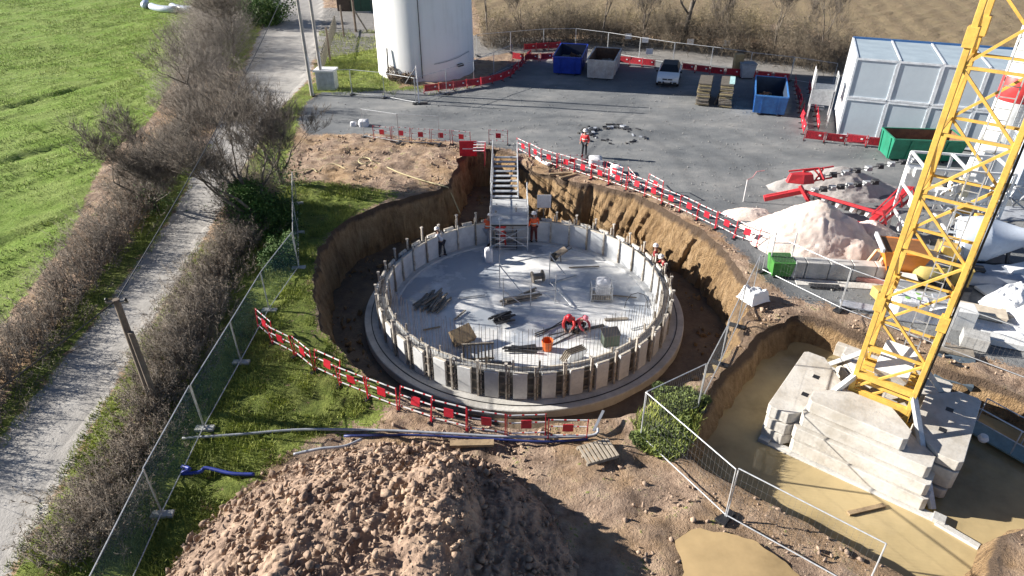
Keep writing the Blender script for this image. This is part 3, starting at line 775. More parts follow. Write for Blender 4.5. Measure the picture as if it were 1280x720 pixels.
# ---------------- round base slab and the wall under formwork
def floor_mat():
    m, nt, b = newmat('wet_sky_tinted_screed'); co = geoco(nt)
    n1 = noise_n(nt, co, .33, 5, .55); n2 = noise_n(nt, co, 3, 6, .7); n3 = noise_n(nt, co, .9, 4, .6)
    wet = ramp(nt, mth(nt, 'ADD', n1, mth(nt, 'MULTIPLY', mth(nt, 'SUBTRACT', n3, .5), .25)), [(.44, (1, 1, 1)), (.53, (0, 0, 0))])
    dry = ramp(nt, n2, [(.3, (.60, .60, .58)), (.55, (.74, .73, .71)), (.75, (.82, .81, .79))])
    c = mixc(nt, wet, dry, mixc(nt, n2, (.32, .35, .39), (.45, .48, .52)))  # wet patches, their blue tint is reflected sky light put into the colour
    nt.links.new(c, b.inputs['Base Color'])
    nt.links.new(ramp(nt, wet, [(0, (.75, .75, .75)), (1, (.16, .16, .16))]), b.inputs['Roughness'])
    bump(nt, b, n2, .12, .03); return m
slab = thing('base_slab', 'round pale concrete base slab at the bottom of the excavation', 'concrete slab', (TC.x, TC.y, ZF))
MB().lathe([(RS, -.55), (RS, -.03), (RS-.03, 0), (0, 0)], 128, close=False).build('slab', CONCP, slab, smooth=True)
MB().lathe([(RW-.35, .004), (6.0, .004), (0, .004)], 96, close=False).build('floor_screed', floor_mat(), slab)
MB().lathe([(RW-.36, .006), (RW-.36, .075), (6.12, .07), (6.05, .006)], 128, close=False).build('kicker', M('kicker', (.56, .56, .55), (.46, .46, .45), sc=2, rough=.7), slab, smooth=True)
MB().lathe([(RW+.46, .004), (RW+.46, .02), (RW+.42, .02), (RW+.42, .004)], 128, close=False).build('joint_strip', BLACK, slab)
fw = thing('ring_formwork', 'ring of concrete wall formwork with upright posts standing on the round base slab', 'formwork', (TC.x, TC.y, ZF+.004))
NS = 38; da = 2*math.pi/NS
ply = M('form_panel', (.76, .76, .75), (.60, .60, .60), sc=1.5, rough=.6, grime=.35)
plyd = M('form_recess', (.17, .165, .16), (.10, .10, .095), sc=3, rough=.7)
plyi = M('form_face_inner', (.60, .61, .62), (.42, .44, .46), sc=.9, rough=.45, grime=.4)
propm = M('prop_wood', (.58, .53, .46), (.26, .22, .18), sc=5, rough=.8)
def polar(a, r, z): return Vector((r*math.cos(a), r*math.sin(a), z))
def rbox(mb, a, r, z, tang, rad, hgt):
    Q = Matrix((( -math.sin(a), math.cos(a), 0), (math.cos(a), math.sin(a), 0), (0, 0, 1))).transposed()
    return mb.box(polar(a, r, z), (tang, rad, hgt), M3=Q)
arc = RW*da
for i in range(NS):
    a = -math.pi/2+i*da; hz = WH+random.uniform(-.03, .03)
    # outer shutter: a light raised sheet, a recessed bay with two walers and a soldier post
    rbox(MB(), a-.22*da, RW+.03, hz/2+.02, arc*.50, .13, hz-.02).build('outer_panel', ply, fw, bevel=.008)
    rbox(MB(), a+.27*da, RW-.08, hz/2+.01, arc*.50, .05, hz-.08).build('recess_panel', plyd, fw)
    m = MB()
    for zz in (.28, .72, 1.08): rbox(m, a+.27*da, RW+.03, zz, arc*.42, .05, .045)
    rbox(m, a+.27*da, RW+.02, .66, .06, .04, .9)
    m.build('waler', M('waler_wood', (.27, .23, .19), rough=.8), fw)
    m = MB(); e = random.uniform(.35, .62)
    rbox(m, a+.30*da, RW+.10, (hz+e)/2, .075, .075, hz+e); rbox(m, a+.30*da, RW+.10, hz+e, .12, .12, .06); rbox(m, a+.27*da+.02, RW+.02, (hz+e*.6)/2, .05, .05, hz+e*.6)
    m.build('soldier_post', propm, fw)
    # inner shutter
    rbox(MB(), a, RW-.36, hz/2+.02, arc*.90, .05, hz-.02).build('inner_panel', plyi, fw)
    m = MB(); e = random.uniform(.15, .36)
    rbox(m, a+.5*da, RW-.42, (hz+e)/2, .07, .07, hz+e); rbox(m, a+.5*da, RW-.44, .5, .10, .05, .25)
    m.build('inner_post', propm if i % 3 else WOODG, fw)
    m = MB(); rbox(m, a, RW-.37, hz+.03, arc*.86, .07, .045); rbox(m, a-.2*da, RW+.02, hz+.03, arc*.5, .08, .045)
    m.build('capping_board', M('cap_board', (.66, .6, .5), (.5, .44, .36), sc=4), fw)
cl = MB()
for i in range(NS):     # concrete core between the shutters (poured to below the top)
    a = -math.pi/2+i*da; rbox(cl, a, RW-.20, .58, arc*.98, .24, 1.16)
cl.build('wall_core', CONC, fw)
rebm = M('rebar_steel', (.09, .065, .05), (.05, .04, .035), rough=.7, sc=6)
NR = 264; reb0 = None; rest = MB()
order = sorted(range(NR), key=lambda k: abs(((k/NR+.5) % 1)-.5))
for q, k in enumerate(order):
    a = -math.pi/2+2*math.pi*k/NR; L = WH+(random.uniform(1.8, 2.1) if math.sin(a) < -.2 else random.uniform(.3, .5)); p = polar(a, RW-.13, 0)
    top = Vector((random.gauss(0, .03), random.gauss(0, .03), L))
    if q < 100:
        MB().tube(p+Vector((0, 0, .8)), p+top, .009, n=5).build('rebar', rebm, fw)
    elif k % 2 == 0: rest.tube(p+Vector((0, 0, .8)), p+top*.82, .007, n=4)
tag(rest.build('rebar_rest', rebm, fw), kind='stuff')

# ---------------- helpers placed on the tank floor
def F0(px, py): p = at(px, py, ZF); p.z = ZF+.01; return p
def pole_pile(label, c, n, L, spread, rz, m, r=.045, cat='timber stack', name='timber_pile', h=.3):
    t = thing(name, label, cat, c, rz); rr = random.Random(n*7+int(c[0]*10))
    for k in range(n):
        a = rr.gauss(0, .12); y = rr.uniform(-spread, spread); z = .04+rr.random()*h*(1-abs(y)/spread*.7); dx = rr.uniform(-.25, .25)
        d = Vector((math.cos(a), math.sin(a), rr.uniform(-.06, .06)))*L/2*rr.uniform(.75, 1)
        MB().bar(Vector((dx, y, z))-d, Vector((dx, y, z))+d, r*1.6, r*1.3).build('beam', m, t)
    return t
pole_pile('heap of dark grey shoring beams lying on the left of the tank floor', F0(542, 380), 26, 1.5, .62, 1.05, WOODG, .05)
pole_pile('small dark tangle of steel props near the middle of the tank floor', F0(628, 402), 20, .9, .38, .5, STEELD, .05, h=.4)
pole_pile('bundle of black poles on the tank floor by the front wall', F0(655, 438), 9, 1.6, .22, .05, STEELD, .04, h=.12)
pole_pile('leaning timber beams under the small scaffold on the tank floor', F0(652, 374), 10, 2.0, .22, .3, WOODG, .05, h=.25)
pole_pile('crossed thin steel rods lying behind the two crouching workers', F0(700, 418), 6, 1.9, .7, .6, STEELD, .025, h=.08)
# tilted plywood sheet stack
t = thing('board_stack', 'tilted stack of brown plywood boards leaning near the front left tank wall', 'boards', F0(577, 428), .3)
for k in range(6):
    Q = Matrix.Rotation(R(32), 3, 'X')@Matrix.Rotation(R(8+k*1.5), 3, 'Z')
    MB().box(Vector((k*.01, -.035*k, .32+.045*k)), (.95, .75, .035), M3=Q).build('board', WOOD if k % 2 else M('ply_brown', (.42, .30, .17)), t)
MB().box((0, .1, .12), (.8, .45, .22)).build('bearer', WOODG, t)
t = thing('timber_hurdle', 'dark slatted timber hurdle standing behind the front left wall panels', 'frame', F0(598, 452), .1)
for k in range(9): MB().box((-.6+k*.15, 0, .45), (.06, .05, .85)).build('slat', WOODG, t)
MB().box((0, .04, .9), (1.35, .07, .08)).build('rail', WOODG, t); MB().box((0, .04, .1), (1.35, .07, .08)).build('rail', WOODG, t)
t = thing('board_stack', 'pale wooden boards leaning upright inside the front wall to the right', 'boards', F0(717, 455), .5)
for k in range(5):
    Q = Matrix.Rotation(R(-62), 3, 'X'); MB().box(Vector((0, k*.10-.15, .46)), (.85, .9, .03), M3=Q).build('board', ply if k == 0 else WOODG, t)
t = thing('panel_box', 'dark green box leaning at the front right wall of the tank', 'box', F0(762, 430), .2)
MB().box((0, 0, .32), (.7, .5, .6)).build('body', M('dark_green', (.05, .07, .05)), t); MB().box((0, 0, .65), (.78, .56, .05), M3=Matrix.Rotation(.15, 3, 'X')).build('lid', STEELD, t)
t = thing('wire_hoop', 'thin black arched hose standing over the floor on the right of the tank', 'hose', F0(795, 385))
MB().path([(-.55, 0, 0), (-.5, 0, .4), (-.3, 0, .75), (0, 0, .85), (.3, 0, .75), (.5, 0, .4), (.55, 0, 0)], .018).build('hose', BLACK, t)
# crate with a white sack
t = thing('mesh_crate', 'grey wire crate holding a white sack on the right half of the tank floor', 'crate', F0(751, 372), -.05)
m = MB()
for x in (-.5, .5):
    for y in (-.4, .4): m.bar((x, y, 0), (x, y, .8), .05)
for z in (.08, .42, .8):
    m.bar((-.5, -.4, z), (.5, -.4, z), .04); m.bar((-.5, .4, z), (.5, .4, z), .04); m.bar((-.5, -.4, z), (-.5, .4, z), .04); m.bar((.5, -.4, z), (.5, .4, z), .04)
for k in range(9): m.bar((-.45+k*.11, -.4, .05), (-.45+k*.11, -.4, .8), .012)
m.build('cage', GALV, t); MB().box((0, 0, .1), (1.0, .8, .1)).build('base', WOODG, t)
def sack(name, label, c, r, h, m, seed, rz=0, cat='sack', group=None):
    rr = random.Random(seed); b = MB()
    def fn(u, v):
        a = u*2*math.pi; zz = v; q = abs(math.cos(a))**.5*math.copysign(1, math.cos(a)); s_ = abs(math.sin(a))**.5*math.copysign(1, math.sin(a))
        rad = r*(1-.25*max(0, v-.75)*4*.6)*(.94+.12*float(fbm(np.array([u*9]), np.array([v*5.]), seed)[0]))
        if v > .92: rad *= .35
        if v >= 1: rad = 0
        return (q*rad, s_*rad, h*(zz if v < .92 else .95+.05*float(vnoise(np.array([u*8.]), np.array([1.]), seed)[0])))
    b.grid(fn, 28, 14); o = b.build(name, m, None, c, rz, smooth='all'); tag(o, label, cat, group); return o
SACK = M('woven_white', (.72, .72, .74), (.58, .58, .6), sc=4, rough=.8, bs=.4, bsc=12)
sack('sack', 'white woven sack sitting in the wire crate on the tank floor', F0(753, 368)+Vector((0, 0, .16)), .36, .75, SACK, 4)
sack('sack', 'pale grey sack standing on the tank floor left of the stair tower', F0(611, 326), .22, .8, SACK, 5)
def bucket(label, c, m, r=.2, h=.38):
    t = thing('bucket', label, 'bucket', c); b = MB().lathe([(r*.78, 0), (r, h), (r*.93, h), (r*.72, .03), (0, .03)], 20, close=False); b.build('body', m, t, smooth=True)
    MB().path([(-r, 0, h), (-r*.7, 0, h+r*.7), (0, 0, h+r), (r*.7, 0, h+r*.7), (r, 0, h)], .01).build('handle', GALV, t); return t
ORANGE = M('orange_plastic', (.75, .16, .03), rough=.45)
bucket('orange bucket on the tank floor near the front wall', F0(684, 437), ORANGE, .26, .5)
t = thing('hand_machine', 'hand-pushed floor machine with a wheel, behind the small scaffold on the tank floor', 'machine', F0(697, 326), .4)
MB().lathe([(.05, -.05), (.24, -.05), (.26, 0), (.24, .05), (.05, .05)], 20, (-.25, 0, .26), Matrix.Rotation(math.pi/2, 3, 'X')).build('wheel', BLACK, t, smooth=True)
m = MB(); m.bar((-.25, -.1, .26), (.75, -.15, .7), .04); m.bar((-.25, .1, .26), (.75, .15, .7), .04); m.bar((.1, -.2, 0), (.1, -.1, .4), .04); m.bar((.1, .2, 0), (.1, .1, .4), .04); m.build('frame', STEELD, t)
MB().box((.15, 0, .48), (.7, .42, .12), M3=Matrix.Rotation(-.42, 3, 'Y')).build('tray', M('tray_brown', (.3, .24, .18)), t)
t = thing('drum', 'low dark cable drum beside the small scaffold on the tank floor', 'cable drum', F0(672, 352), .3)
MB().lathe([(.0, -.3), (.3, -.3), (.3, -.25), (.16, -.25), (.16, .25), (.3, .25), (.3, .3), (0, .3)], 22, (0, 0, .3), Matrix.Rotation(math.pi/2, 3, 'Y')).build('reel', WOODG, t)
# rubble/plank pieces
for i, (px, py, L, rz) in enumerate([(770, 400, 1.1, .1), (735, 412, 1.6, .35), (620, 455, 1.3, .0), (640, 462, 1.2, .05)]):
    o = MB().box((0, 0, .05), (L, .14, .06)).build('plank', [WOODG, STEELD, WOODG, WOOD][i], None, F0(px, py), rz)
    tag(o, ['grey plank lying on the right of the tank floor below the wire crate', 'thin dark plank beside the crouching workers', 'upper of two planks behind the front tank wall', 'lower brown plank of two behind the front tank wall'][i], 'plank')
# small scaffold on the floor
t = thing('small_scaffold', 'low tube scaffold frame standing in the middle of the tank floor', 'scaffold', F0(660, 370), .12)
m = MB(); cs = [(-1.3, -.8), (1.2, -.8), (-1.3, .9), (1.2, .9), (0, -.9)]
for x, y in cs: MB().tube((x, y, 0), (x, y, 1.9 if y > 0 else 1.6), .025, n=6).build('upright', GALV, t)
for a, b in (((-1.3, .9, 1.3), (1.2, .9, 1.75)), ((-1.3, .9, 1.3), (-.2, -.3, .2)), ((1.2, .9, 1.7), (1.9, .2, .9)), ((-1.3, -.8, .9), (-.4, -.9, .1)), ((.2, -.9, .9), (1.4, -.9, .1)), ((-1.3, -.8, .5), (1.2, -.8, .75)), ((1.2, .9, .2), (1.9, -1.2, .1))):
    MB().tube(a, b, .028, n=6).build('brace', GALV, t)

# ---------------- stair tower and gangway into the pit
TX0, TX1 = -1.15, .85; YP0, YP1 = 32.75, 35.95; ZD = -.45
t = thing('stair_tower', 'grey scaffold stair tower with decks and handrails leading down into the round pit', 'stair tower', (TX0, YP0, ZF)); W0 = TX1-TX0; D0 = YP1-YP0; hd = ZD-ZF
PALE = M('scaffold_tube', (.62, .63, .64), (.45, .46, .47), sc=5, rough=.4, metal=.3)
deckm = M('deck_board', (.56, .56, .55), (.4, .4, .4), sc=1.5, rough=.6)
for x in (0, W0):
    for y in (0, D0*.5, D0): MB().tube((x, y, 0), (x, y, hd+1.05), .035, n=7).build('upright', PALE, t)
m = MB()
for z in (.3, .8, 1.3):
    m.tube((0, 0, z), (W0, 0, z), .025, n=6); m.tube((0, D0, z), (W0, D0, z), .025, n=6)
    for x in (0, W0): m.tube((x, 0, z), (x, D0, z), .025, n=6)
m.build('ledger', PALE, t)
for k in range(3): MB().box((W0/2, D0*(k+.5)/3, hd), (W0-.05, D0/3-.04, .06)).build('deck', deckm, t)
MB().box((W0*.5, D0*.5, hd-.10), (W0, D0-.1, .08)).build('deck_frame', STEELD, t)
for x in (0, W0):
    for z in (.5, 1.0): MB().tube((x, 0, hd+z), (x, D0, hd+z), .022, n=6).build('guard_rail', PALE, t)
n = 9
for k in range(n):       # flight down to the floor inside the tower
    MB().box((W0*.42, .15+(D0-.8)*k/n, hd-(hd-.1)*(1-k/n)), (W0*.55, .24, .04)).build('tread', GALV, t)
for x in (W0*.14, W0*.70): MB().bar((x, .1, .05), (x, D0-.7, hd), .05, .16).build('stringer', STEELD, t)
for (a, b) in (((0, 0, .2), (W0, 0, 1.5)), ((W0, 0, .2), (0, 0, 1.5)), ((0, 0, .2), (0, D0*.5, 1.5)), ((W0, 0, .2), (W0, D0*.5, 1.5)), ((W0, D0*.5, .2), (W0, D0, 1.5)), ((0, 0, hd+.1), (0, D0*.5, hd+1.0)), ((W0, 0, hd+.1), (W0, D0*.5, hd+1.0))): MB().tube(a, b, .022, n=6).build('brace', PALE, t)
for k in range(5): MB().box((W0*.25, -.35, .3+.3*k), (.5, .05, .04)).build('rung', GALV, t)
for x in (0, .5): MB().tube((x, -.5, 0), (x, -.2, hd+.3), .022, n=6).build('ladder_rail', PALE, t)
# flight from the rim down to the deck
yr = 41.6-YP0; zr = -ZF+.05
for k in range(9):
    f = (k+.5)/9; MB().box((W0*.5-.25, D0+(yr-D0)*f, hd+(zr-hd)*f), (W0*.72, .26, .05)).build('tread', PALE if k < 5 else GALV, t)
for x in (-.02, W0*.86-.2):
    MB().bar((x, D0, hd), (x, yr, zr), .05, .18).build('stringer', GALV, t)
    for z in (.5, 1.0): MB().tube((x-.04, D0, hd+z), (x-.04, yr, zr+z), .024, n=6).build('guard_rail', PALE, t)
    for f in (0.05, .35, .65, .97): MB().tube((x-.04, D0+(yr-D0)*f, hd+(zr-hd)*f-.3), (x-.04, D0+(yr-D0)*f, hd+(zr-hd)*f+1.05), .028, n=6).build('upright', PALE, t)
g = thing('red_gate', 'red barrier frame with white rungs at the top of the stairs into the pit', 'gate', at(603, 196), 0)
MB().box((-.9, .0, .55), (1.1, .05, 1.0)).build('left_leaf', RED, g); MB().box((.2, -.8, .5), (.05, 1.6, .95)).build('side_leaf', RED, g)
for k in range(4): MB().box((-.15, -.35*k, .98-.06*k), (.75, .09, .05)).build('rung', WPL, g)
MB().box((-.9, -.04, .55), (.7, .02, .06)).build('stripe', WPL, g)
# hose into the pit
hosem = M('hose_cream', (.55, .48, .27), (.45, .38, .2), sc=6)
def curve_pts(P, n=6):
    P = [Vector(p) for p in P]; out = []
    for i in range(len(P)-1):
        p0 = P[max(i-1, 0)]; p1 = P[i]; p2 = P[i+1]; p3 = P[min(i+2, len(P)-1)]
        for k in range(n):
            t_ = k/n; out.append(.5*((2*p1)+(p2-p0)*t_+(2*p0-5*p1+4*p2-p3)*t_**2+(3*p1-p0-3*p2+p3)*t_**3))
    return out+[P[-1]]
def hose(label, pts, r, m, name='hose', cat='hose'):
    o = MB().path(curve_pts(pts), r, 6).build(name, m, smooth='all'); return tag(o, label, cat)
lp = [at(450+8*math.cos(a)+6, 201+4*math.sin(a), .08+.02*a) for a in [x*.7 for x in range(1, 10)]]
hose('cream hose coiled on the bare earth and hanging over the rim into the pit', lp+[at(475, 205, .07), at(500, 216, .08), at(530, 226, .08), at(556, 233, .1), at(562, 238, -.4), at(575, 267, -1.4)], .035, hosem)
hose('cream hose lying in loops on the earth near the big bare tree', [at(352, 220, .07), at(388, 211, .08), at(397, 215, .08), at(406, 207, .08), at(418, 205, .1), at(432, 211, .07)], .028, hosem)
BLUE = M('blue_hose', (.02, .035, .16), rough=.5); GREYP = M('grey_pipe', (.40, .42, .46), rough=.35)
hose('long grey pipe lying across the grass and earth in front of the pit', [at(228, 548, .06), at(300, 543, .07), at(380, 537, .08), at(480, 538, .12), at(560, 542, .12), at(640, 546, .12), at(735, 545, .1), at(748, 535, .3)], .048, GREYP, 'pipe', 'pipe')
hose('dark blue layflat hose along the near side of the long grey pipe', [at(430, 545, .1), at(520, 544, .14), at(600, 548, .14), at(680, 552, .14), at(735, 549, .12)], .042, BLUE)
hose('blue and grey pipe end resting on the top edge of the spoil heap', [at(367, 568, .2), at(400, 561, .3), at(430, 558, .25), at(452, 549, .15)], .05, GREYP, 'pipe', 'pipe')
hose('bright blue hose bundled beneath the netted fence', [at(228, 583, .1), at(237, 586, .2), at(228, 592, .12), at(250, 590, .1), at(258, 585, .12), at(290, 592, .1), at(318, 593, .1)], .06, M('bright_blue', (.025, .05, .32), rough=.5))
for px, py, lb in ((600, 475, 'thin'),): pass

# ---------------- red and white barriers
def rail_mat():
    m, nt, b = newmat('striped_rail'); x = N(nt, 'ShaderNodeSeparateXYZ'); nt.links.new(objco(nt), x.inputs[0])
    f = mth(nt, 'LESS_THAN', mth(nt, 'FRACT', mth(nt, 'ADD', mth(nt, 'MULTIPLY', x.outputs[0], 2.4), .35)), .2)
    nt.links.new(mixc(nt, f, (.74, .72, .71), (.55, .03, .04)), b.inputs['Base Color']); b.inputs['Roughness'].default_value = .5; return m
RAILM = rail_mat()
def make_barrier(L=1.25, full=False):
    t = thing('barrier', 'x', 'barrier')
    for x in (-L/2, L/2): MB().box((x, 0, .5 if not full else .4), (.032, .032, 1.0 if not full else .8)).build('post', RED, t)
    for z in ((.97, .66, .24) if not full else (.72, .2)): MB().box((0, 0, z), (L-.05, .022, .038)).build('rail', RAILM if not full else RED, t)
    if full:
        MB().box((0, -.004, .46), (L*.9, .03, .46)).build('panel', M('red_lattice', (.52, .015, .03), (.16, .01, .02), sc=9, rough=.6), t)
        MB().box((L*.25, -.03, .5), (.14, .02, .1)).build('reflector', WPL, t)
    else: MB().box((0, -.004, .60), (.34, .03, .33)).build('panel', RED, t)
    for x in (-L/2, L/2): MB().box((x, 0, .03), (.06, .34, .04)).build('foot', BLACK, t)
    return t
bproto = make_barrier(); used = [False]
ORD = ['first', 'second', 'third', 'fourth', 'fifth', 'sixth', 'seventh', 'eighth', 'ninth', 'tenth', 'eleventh', 'twelfth', 'thirteenth', 'fourteenth', 'fifteenth', 'sixteenth', 'seventeenth', 'eighteenth', 'nineteenth', 'twentieth']
def nth(label, i, n, way='from the left'):
    if n == 1: return label
    return label+', '+('last '+way if i == n-1 and n > 2 else ORD[i]+' '+way)
def row(P, step, label, group, z=0.0, proto=bproto, jit=.06, flag=used, th_off=0):
    L = resample(P, step)
    base = label
    for i, (a, b) in enumerate(zip(L[:-1], L[1:])):
        label = nth(base, i, len(L)-1)
        c = (a+b)/2; th = math.atan2((b-a).y, (b-a).x)+random.gauss(0, jit)
        loc = (c.x+random.gauss(0, .02), c.y+random.gauss(0, .02), z)
        if not flag[0]:
            proto.location = loc; proto.rotation_euler = (0, 0, th); proto['label'] = label; proto['group'] = group; flag[0] = True; r = proto
        else: r = copy_thing(proto, loc, th, label, group)
        r.rotation_euler[0] = random.gauss(0, .10)
row(poly([(322, 412), (352, 437), (410, 474), (450, 494), (500, 515), (550, 535), (610, 548), (735, 550)]), 1.28, 'red and white barrier along the near rim of the pit', 'barriers along the near rim', z=.02)
row(poly([(648, 190), (675, 204), (706, 214), (755, 229), (810, 248), (855, 268), (905, 292), (945, 310)]), 1.28, 'red and white barrier along the far right pit rim', 'barriers along the far rim')
row(poly([(466, 174), (500, 178), (545, 180), (590, 182)]), 1.5, 'barrier in the short row left of the pit stairs', 'barriers left of the stairs')
row(poly([(606, 180), (640, 181)]), 1.28, 'barrier closing the gap above the pit stairs', 'barriers above the stairs')
row(poly([(700, 212), (730, 216), (790, 232), (830, 247)]), 1.3, 'askew barrier behind the far rim barriers', 'barriers in the doubled row', jit=.35)
bfull = make_barrier(1.25, True); uf = [False]
def frow(P, label, group, step=1.27, jit=.05): row(P, step, label, group, proto=bfull, flag=uf, jit=jit)
frow(poly([(530, 117), (570, 113), (610, 107), (636, 99), (652, 84), (664, 72)]), 'solid red barrier right of the white tower foot', 'red barriers by the tower')
frow(poly([(655, 64), (700, 62)]), 'solid red barrier behind the blue skip', 'red barriers behind the blue skip')
frow(poly([(640, 75), (660, 78), (692, 76)]), 'solid red barrier just left of the blue skip', 'red barriers left of the blue skip')
frow(poly([(772, 80), (818, 85)]), 'solid red barrier between grey skip and car', 'red barriers left of the car')
frow(poly([(850, 89), (900, 95), (985, 103)]), 'solid red barrier right of the white car', 'red barriers right of the car')
frow(poly([(993, 104), (998, 130), (1003, 168)]), 'solid red barrier, left line beside the cabins', 'red walkway barriers left line')
frow(poly([(1010, 112), (1018, 140), (1023, 166)]), 'solid red barrier, right line beside the cabins', 'red walkway barriers right line')
frow(poly([(1004, 176), (1050, 180), (1108, 187)]), 'solid red barrier in front of the stacked cabins', 'red barriers in front of the cabins')

# ---------------- temporary mesh fence panels
def net_mat(name, col, alpha):
    m = bpy.data.materials.new(name); m.use_nodes = True; nt = m.node_tree; b = nt.nodes['Principled BSDF']
    b.inputs['Base Color'].default_value = (*col, 1); b.inputs['Roughness'].default_value = .8
    co = objco(nt); n = noise_n(nt, co, 1.5, 4, .6)
    tr = nt.nodes.new('ShaderNodeBsdfTransparent'); mx = nt.nodes.new('ShaderNodeMixShader')
    f = mth(nt, 'MULTIPLY', mth(nt, 'ADD', n, .5), alpha)
    nt.links.new(f, mx.inputs[0]); nt.links.new(tr.outputs[0], mx.inputs[1]); nt.links.new(b.outputs[0], mx.inputs[2])
    nt.links.new(mx.outputs[0], nt.nodes['Material Output'].inputs[0]); return m
NET = net_mat('windbreak_net', (.07, .15, .15), .24)
def make_fence(L=3.45, H=2.0, net=False, wires=True, m=GALV):
    t = thing('fence_panel', 'x', 'fence panel')
    f = MB()
    for x in (-L/2, L/2): f.tube((x, 0, .08), (x, 0, H), .019, n=6)
    f.tube((-L/2, 0, H), (L/2, 0, H), .019, n=6); f.tube((-L/2, 0, .15), (L/2, 0, .15), .019, n=6)
    f.build('frame', m, t)
    if wires:
        g = MB()
        for k in range(1, 26): g.bar((-L/2+L*k/26, 0, .15), (-L/2+L*k/26, 0, H), .0028)
        for k in range(1, 5): g.bar((-L/2, 0, .15+(H-.15)*k/5), (L/2, 0, .15+(H-.15)*k/5), .003)
        g.build('mesh_infill', M('wire_grey', (.22, .22, .22), rough=.6, metal=.4), t)
    if net:
        g = MB().grid(lambda u, v: (-L/2+L*u, .02+.03*math.sin(u*9+v*5), .15+(H-.2)*v), 14, 8); g.build('netting', NET, t, smooth='all')
    for x in (-L/2, L/2): MB().box((x, 0, .05), (.2, .62, .1)).build('foot', CONC if net else BLACK, t, bevel=.01)
    return t
fp = make_fence(); fpn = make_fence(net=True, wires=False, H=1.9); fpb = make_fence(L=3.45, H=2.0, m=PALE)
def fence(P, label, group, proto, flag, step=3.5, z=0, tilt=0, way='from the left'):
    L = resample(P, step)
    base = label
    for i, (a, b) in enumerate(zip(L[:-1], L[1:])):
        label = nth(base, i, len(L)-1, way)
        c = (a+b)/2; th = math.atan2((b-a).y, (b-a).x)
        sc = ((b-a).length-.04)/3.45
        if not flag[0]: proto.location = (c.x, c.y, z); proto.rotation_euler = (0, 0, th); proto['label'] = label; proto['group'] = group; flag[0] = True; r = proto
        else: r = copy_thing(proto, (c.x, c.y, z), th, label, group)
        r.rotation_euler[0] = tilt+random.gauss(0, .015); r.scale = (sc, 1, 1)
fn = [False]; ff = [False]; fb = [False]
fence(poly([(140, 790), (180, 695), (232, 585), (270, 510), (310, 440), (328, 402), (374, 336)]), 'green-netted fence panel between hedge and pit', 'netted fence panels', fpn, fn)
fence(poly([(374, 336), (372, 255)]), 'netted fence panel seen edge-on at the top of the line', 'netted fence edge', fpn, fn)
fence(poly([(596, 70), (705, 60), (752, 66), (798, 74), (846, 82), (893, 88), (943, 96), (993, 102), (1040, 110)]), 'wire fence panel behind the skips and car', 'wire fence along the track', fpb, fb, 3.45)
fence(poly([(800, 548), (877, 632), (1002, 700), (1080, 745)]), 'wire fence panel below the flooded pit', 'wire fence below the flooded pit', fpb, fb, 3.3)
fence(poly([(940, 368), (900, 455), (877, 505), (850, 540), (800, 548)]), 'wire fence panel on the ridge between the pits', 'wire fence between the pits', fp, ff, 3.0)
fence(poly([(952, 340), (985, 362), (1045, 386), (1130, 420), (1246, 462), (1330, 495)]), 'wire fence panel behind the crane base', 'wire fence above the flooded pit', fp, ff, 3.4)
fence(poly([(392, 120), (455, 118), (520, 130)]), 'wire fence panel by the small white cabinet', 'wire fence by the cabinet', fp, ff, 3.2)
fence(poly([(520, 130), (590, 108), (640, 84)]), 'wire fence panel in front of the white tower foot', 'wire fence by the tower', fp, ff, 3.4)
fence(poly([(455, 172), (505, 180), (550, 182)]), 'wire fence panel left above the pit', 'wire fence left above the pit', fp, ff, 3.4)

# ---------------- water tower
t = thing('water_tower', 'tall round white concrete water tower, its foot on the grass behind the yard', 'tower', (-7.75, 63.2, 0))
def tower_mat():
    m, nt, b = newmat('tower_render'); co = objco(nt)
    mp = N(nt, 'ShaderNodeMapping'); mp.inputs['Scale'].default_value = (1, 1, .08); nt.links.new(co, mp.inputs[0])
    n1 = noise_n(nt, mp.outputs[0], 1.6, 6, .7); n2 = noise_n(nt, co, .35, 4, .6)
    c = ramp(nt, mth(nt, 'ADD', mth(nt, 'MULTIPLY', n1, .55), mth(nt, 'MULTIPLY', n2, .45)), [(.34, (.68, .67, .64)), (.5, (.79, .78, .76)), (.66, (.83, .82, .80))])
    nt.links.new(c, b.inputs['Base Color']); b.inputs['Roughness'].default_value = .8; bump(nt, b, noise_n(nt, co, 8, 4, .6), .1, .03); return m
MB().lathe([(4.35, -.1), (4.30, .5), (4.22, 8), (4.22, 20), (5.6, 23), (5.6, 27), (5.3, 27.4), (0, 28.6)], 96, close=False).build('shaft', tower_mat(), t, smooth=True)
for z in (7.1, 8.1): MB().box((.35, -4.24, z), (.62, .1, .75)).build('window', BLACK, t)
MB().tube((.12, -4.36, .3), (.12, -4.3, 19), .04, n=6).build('cable_duct', STEELD, t)
MB().path([(1.2, -4.4, 1.5), (2.2, -3.9, 1.6), (3.2, -3.2, 1.8), (4.0, -1.9, 2.0)], .035).build('hand_rail', GALV, t)
MB().box((3.3, -3.0, 1.1), (.55, .25, .2), rz=.75).build('vent', BLACK, t)
MB().tube((-2.9, -3.6, .2), (-2.85, -3.45, 2.6), .06, n=6).build('drain_pipe', STEELD, t)
t = thing('site_post', 'white leaning mast with black base in front of the white tower', 'post', at(524, 130))
MB().tube((0, 0, 0), (-.05, 0, 2.9), .06, .045, n=8).build('pole', WPL, t); MB().box((.1, 0, .05), (1.1, .35, .1)).build('base', BLACK, t)
MB().tube((-.05, 0, 2.8), (-1.0, .3, 1.5), .04, n=6).build('stay', STEELD, t)
